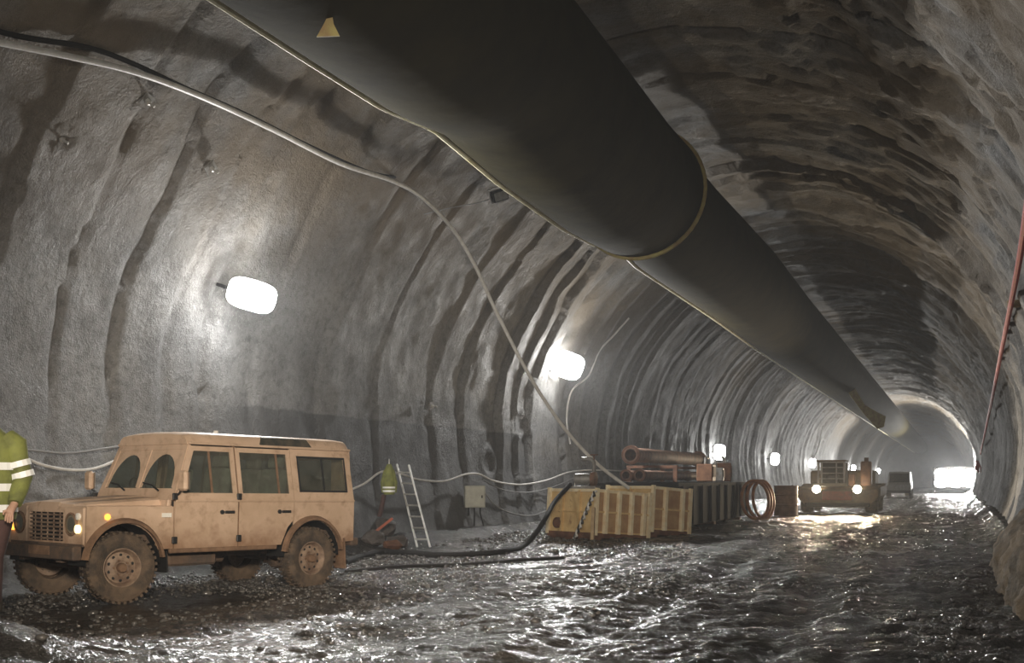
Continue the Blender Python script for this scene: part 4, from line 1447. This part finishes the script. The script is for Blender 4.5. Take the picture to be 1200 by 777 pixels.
# rock-bolt plates
for k, (qx, qy, wh) in enumerate(((540, 174, 'close under the duct, left of the kink'), (688, 240, 'just below the duct edge right of the bracket lamp'), (70, 162, 'at the far left, high above the bonnet'),
                                  (247, 197, 'above the floodlight, below the pale hose'), (172, 118, 'just below the pale hose at upper left'), (505, 476, 'above the ladder on the dark wall'))):
    p = px_wall(qx, qy, 0.03)
    root = thing('rock_bolt', 'square rock bolt plate ' + wh, 'rock bolt', p, (0, 0, 0), 'rock bolts in the left wall')
    nrm = (Vector((XC, p.y, ZC)) - p).normalized()
    root.rotation_euler = nrm.to_track_quat('Z', 'Y').to_euler()
    MB().box((0, 0, 0.0), (0.2, 0.2, 0.03), (0, 0, R(20 * k)), bev=0.005).build('plate', M['greysteel'], root)
    MB().lathe([(0.05, 0.0), (0.045, 0.06), (0.02, 0.07), (0.02, 0.16), (0, 0.165)], 6, 'Z').build('bolt', M['alu'], root)

# hi-vis jacket hung on the cable
jp = px(456, 545, 22.6)
jk = thing('hi_vis_jacket', 'yellow-green work jacket with white band hanging left of the ladder', 'jacket', jp)
fx, fy = cam2w(1, 0)
def jring(z, hw, dp, n=16):
    return [Vector((fx * hw * math.cos(a) - fy * dp * math.sin(a), fy * hw * math.cos(a) + fx * dp * math.sin(a), z)) for a in np.linspace(0, 2 * PI, n, endpoint=False)]


MB().loft([jring(0.02, 0.04, 0.04), jring(-0.05, 0.08, 0.07), jring(-0.22, 0.11, 0.09), jring(-0.40, 0.13, 0.10), jring(-0.52, 0.13, 0.10), jring(-0.60, 0.11, 0.10)]).build('jacket_body', M['hivis'], jk, smooth=True)
MB().loft([jring(-0.44, 0.137, 0.107), jring(-0.475, 0.137, 0.107)], caps=False).build('reflective_band', M['reflect'], jk)
MB().loft([jring(-0.51, 0.137, 0.107), jring(-0.55, 0.130, 0.107)], caps=False).build('reflective_band', M['reflect'], jk)
for s in (-1, 1):
    MB().tube([Vector((fx, fy, 0)) * s * 0.07 + Vector((0, 0, -0.1)), Vector((fx, fy, 0)) * s * 0.13 + Vector((0, 0, -0.36)), Vector((fx, fy, 0)) * s * 0.12 + Vector((0, 0, -0.56))], [0.04, 0.045, 0.035], 10).build('sleeve', M['hivis'], jk, smooth=True)
MB().tube([Vector((-fx * 0.1, -fy * 0.1, -0.6)), Vector((-fx * 0.16, -fy * 0.16, -0.9)), Vector((-fx * 0.2, -fy * 0.2, -1.05))], 0.05, 8).build('trouser_leg', M['trouser'], jk, smooth=True)
hd = px_wall(456, 538, 0.0)
MB().tube([Vector((0, 0, 0.0)), Vector((0, 0, 0.08)), hd - jp], 0.012, 6).build('hanging_cord', M['cable'], jk)

# rubble pile at the wall foot
def rock_mesh(r, seed, sq=(1, 1, 1)):
    bm = bmesh.new()
    bmesh.ops.create_icosphere(bm, subdivisions=2, radius=1.0)
    rg = random.Random(seed)
    ph = [rg.uniform(0, 6) for _ in range(6)]
    for v in bm.verts:
        c = v.co
        k = 1 + 0.22 * math.sin(3.1 * c.x + ph[0]) * math.cos(2.3 * c.y + ph[1]) + 0.15 * math.sin(4.7 * c.z + ph[2] + 2 * c.x) + rg.uniform(-0.06, 0.06)
        v.co = Vector((c.x * sq[0], c.y * sq[1], c.z * sq[2])) * k * r
    m = MB()
    m.bm.free()
    m.bm = bm
    return m


for k, (qx, qy, r, mm, lb) in enumerate(((437, 645, 0.20, 'rubble', 'leftmost rock of the small heap by the rear of the car'), (449, 640, 0.26, 'rubble', 'largest rock of the small heap by the wall'), (459, 645, 0.16, 'rust', 'reddish lump in front of the small heap of rocks'), (466, 643, 0.18, 'rubble', 'rightmost rock of the small heap near the ladder'))):
    p = px_floor(qx, qy)
    o = rock_mesh(r, k, (1.2, 1.0, 0.8)).build('rock', M[mm])
    o.location = (p.x, p.y, fz(p.x, p.y) + r * 0.45)
    tag(o, lb, 'rock', 'rocks at the wall foot')
# red-brown plank over the heap
p = px_floor(444, 645)
tag(MB().box((0, 0, 0), (0.7, 0.08, 0.05), (0, R(-38), YAW)).build('broken_plank', M['redpaint']), 'short reddish plank leaning on the small rock heap', 'plank').location = (p.x, p.y, fz(p.x, p.y) + 0.34)

# brown rock bank at the right wall foot
V2 = []
for i in range(110):
    row = []
    yv = 11.4 + 10.5 * i / 109
    e = min(1, (yv - 11.2) / 1.2, (22.1 - yv) / 2.5)
    for j in range(60):
        t = j / 59
        ang = PI * (1.0 - t * 0.62)
        rad = 0.62 + 0.12 * float(fbm(np.array(yv * 0.9), np.array(t * 3.0), 3)) + 0.14 * float(fbm(np.array(yv * 2.6), np.array(t * 7.0 + 4), 4, 0.6))
        hgt = 1.12 + 0.22 * float(fbm(np.array(yv * 0.7 + 9), np.array(t * 2.0), 2))
        row.append((1.32 + (rad + 0.12) * math.cos(ang) * max(0.2, e) * (1 if yv > 12 else 1), yv, -0.05 + hgt * math.sin(ang) ** 0.8 * max(0.02, e)))
    V2.append(row)
bank = grid_object('rock_bank', np.array(V2), M['rock'])
tag(bank, 'brown lumpy rock bank at the foot of the right wall', 'rock bank')

# ------------------------------------------------------------------ worker at the left edge
def person():
    base = PB
    ax = Vector((*cam2w(1, 0), 0))           # to the right in the picture
    bx = Vector((*cam2w(0, 1), 0))           # away from the camera
    gz = fz(base.x, base.y)
    root = thing('person', 'worker in yellow-green hi-vis jacket with white bands at the left edge', 'person', (base.x, base.y, gz))

    def P(a, b, z):
        return ax * a + bx * b + Vector((0, 0, z))
    # one continuous figure grown on a skeleton
    J = {'pelvis': (P(0, 0, 0.95), .15), 'waist': (P(0, 0, 1.12), .14), 'chest': (P(0, 0, 1.32), .16), 'neckb': (P(-.01, 0, 1.48), .075), 'neck': (P(-.03, -.02, 1.55), .055), 'head1': (P(-.05, -.03, 1.63), .085), 'head2': (P(-.06, -.03, 1.72), .09), 'head3': (P(-.06, -.02, 1.79), .06)}
    E = [('pelvis', 'waist'), ('waist', 'chest'), ('chest', 'neckb'), ('neckb', 'neck'), ('neck', 'head1'), ('head1', 'head2'), ('head2', 'head3')]
    for s, n in ((-1, 'l'), (1, 'r')):
        J.update({'hip' + n: (P(s * .10, 0, .90), .10), 'knee' + n: (P(s * .10 - .05, -.03, .50), .065), 'ank' + n: (P(s * .10 - .08, .02, .10), .045), 'toe' + n: (P(s * .12 - .08, -.15, .05), .045),
                  'sho' + n: (P(s * .19, 0, 1.43), .07), 'elb' + n: (P(s * .27, .03, 1.14), .048), 'wri' + n: (P(s * .27, -.12, .93), .032), 'palm' + n: (P(s * .26, -.17, .87), .034)})
        E += [('pelvis', 'hip' + n), ('hip' + n, 'knee' + n), ('knee' + n, 'ank' + n), ('ank' + n, 'toe' + n), ('chest', 'sho' + n), ('sho' + n, 'elb' + n), ('elb' + n, 'wri' + n), ('wri' + n, 'palm' + n)]
        for f in range(5):
            o = (-.03 + .018 * f) if f < 4 else .04
            l = (.05, .06, .056, .045, .03)[f]
            k1, k2 = 'f%d1%s' % (f, n), 'f%d2%s' % (f, n)
            q = J['palm' + n][0]
            J[k1] = (q + P(s * (-o), -.03, -.035 if f < 4 else 0.0), .010)
            J[k2] = (J[k1][0] + P(0, -.01, -l), .008)
            E += [('palm' + n, k1), (k1, k2)]
    names = list(J)
    me = bpy.data.meshes.new('body')
    me.from_pydata([J[k][0] for k in names], [(names.index(a), names.index(b)) for a, b in E], [])
    body = bpy.data.objects.new('body', me)
    COL.objects.link(body)
    body.parent = root
    md = body.modifiers.new('skin', 'SKIN')
    for i, k in enumerate(names):
        me.skin_vertices[0].data[i].radius = (J[k][1], J[k][1])
        me.skin_vertices[0].data[i].use_root = (k == 'pelvis')
    md.use_smooth_shade = True
    ss = body.modifiers.new('sub', 'SUBSURF')
    ss.levels = ss.render_levels = 2
    me.materials.append(M['skin'])

    def er(z, hw, dp, cx=0.0, cy=0.0, n=22):
        return [P(cx + hw * math.cos(a), cy + dp * math.sin(a), z) for a in np.linspace(0, 2 * PI, n, endpoint=False)]
    prof = [(0.80, .215, .175), (0.84, .225, .18), (1.0, .225, .175), (1.15, .225, .175), (1.30, .24, .18), (1.40, .245, .165), (1.46, .21, .14), (1.51, .13, .11), (1.55, .085, .09)]
    MB().loft([er(*q) for q in prof], caps=False).build('jacket', M['hivis'], root, smooth=True)
    for z in (0.86, 1.03, 1.20):
        hw = np.interp(z, [q[0] for q in prof], [q[1] for q in prof])
        MB().loft([er(z, hw + .006, .185), er(z + .06, hw + .006, .185)], caps=False).build('reflective_band', M['reflect'], root)
    for a in (-0.11, 0.11):
        MB().tube([P(a, -.19, 1.22), P(a, -.19, 1.36), P(a * .95, -.12, 1.475), P(a * .95, 0.02, 1.50), P(a, .14, 1.44), P(a, .19, 1.3)], 0.022, 6).build('shoulder_band', M['reflect'], root)
    for s, n in ((-1, 'l'), (1, 'r')):
        sh, el, wr = J['sho' + n][0], J['elb' + n][0], J['wri' + n][0]
        slv = MB().tube([sh + P(-s * .04, 0, .02), sh + P(s * .03, 0, -.03), lerp(sh, el, .5), el, lerp(el, wr, .5), wr], [.09, .10, .088, .078, .068, .055], 14).build('sleeve', M['hivis'], root, smooth=True)
        for tt in (.55, .85):
            MB().tube([lerp(sh, el, tt), lerp(sh, el, tt + .16)], .094, 14, caps=False).build('sleeve_band', M['reflect'], slv)
        hp, kn, an = J['hip' + n][0], J['knee' + n][0], J['ank' + n][0]
        MB().tube([hp + P(0, 0, .06), hp, lerp(hp, kn, .5), kn, lerp(kn, an, .5), an + P(0, 0, .03)], [.12, .125, .105, .085, .08, .075], 14).build('trouser_leg', M['trouser'], root, smooth=True)
        MB().tube([an + P(0, .03, .06), an + P(0, .02, -.03), an + P(0, -.06, -.05), J['toe' + n][0] + P(0, -.04, 0)], [.07, .075, .06, .045], 10).build('boot', M['boot'], root, smooth=True)
    hc = P(-.06, -.03, 1.74)
    MB().lathe([(.125, 0.0), (.128, .02), (.115, .07), (.08, .115), (0, .135)], 20, 'Z', hc).build('helmet', M['helmet'], root, smooth=True)
    MB().lathe([(.10, -.05), (.112, -.06), (.112, .02), (.10, .02)], 20, 'Z', hc).build('hair', M['hair'], root)
    # face
    MB().tube([P(-.05, -.12, 1.70), P(-.05, -.145, 1.665), P(-.05, -.12, 1.655)], [.012, .016, .01], 8).build('nose', M['skin'], root, smooth=True)
    for s in (-1, 1):
        MB().lathe([(0, -.008), (.012, 0), (0, .008)], 8, 'Y', P(-.055 + s * .035, -.115, 1.705)).build('eye', M['hair'], root)
        MB().lathe([(0, -.012), (.03, 0), (0, .012)], 10, 'X', P(-.055 + s * .095, -.02, 1.69)).build('ear', M['skin'], root)
    MB().box(P(-.05, -.115, 1.625), (.05, .012, .01), (0, 0, YAW)).build('mouth', M['redpaint'], root)


person()
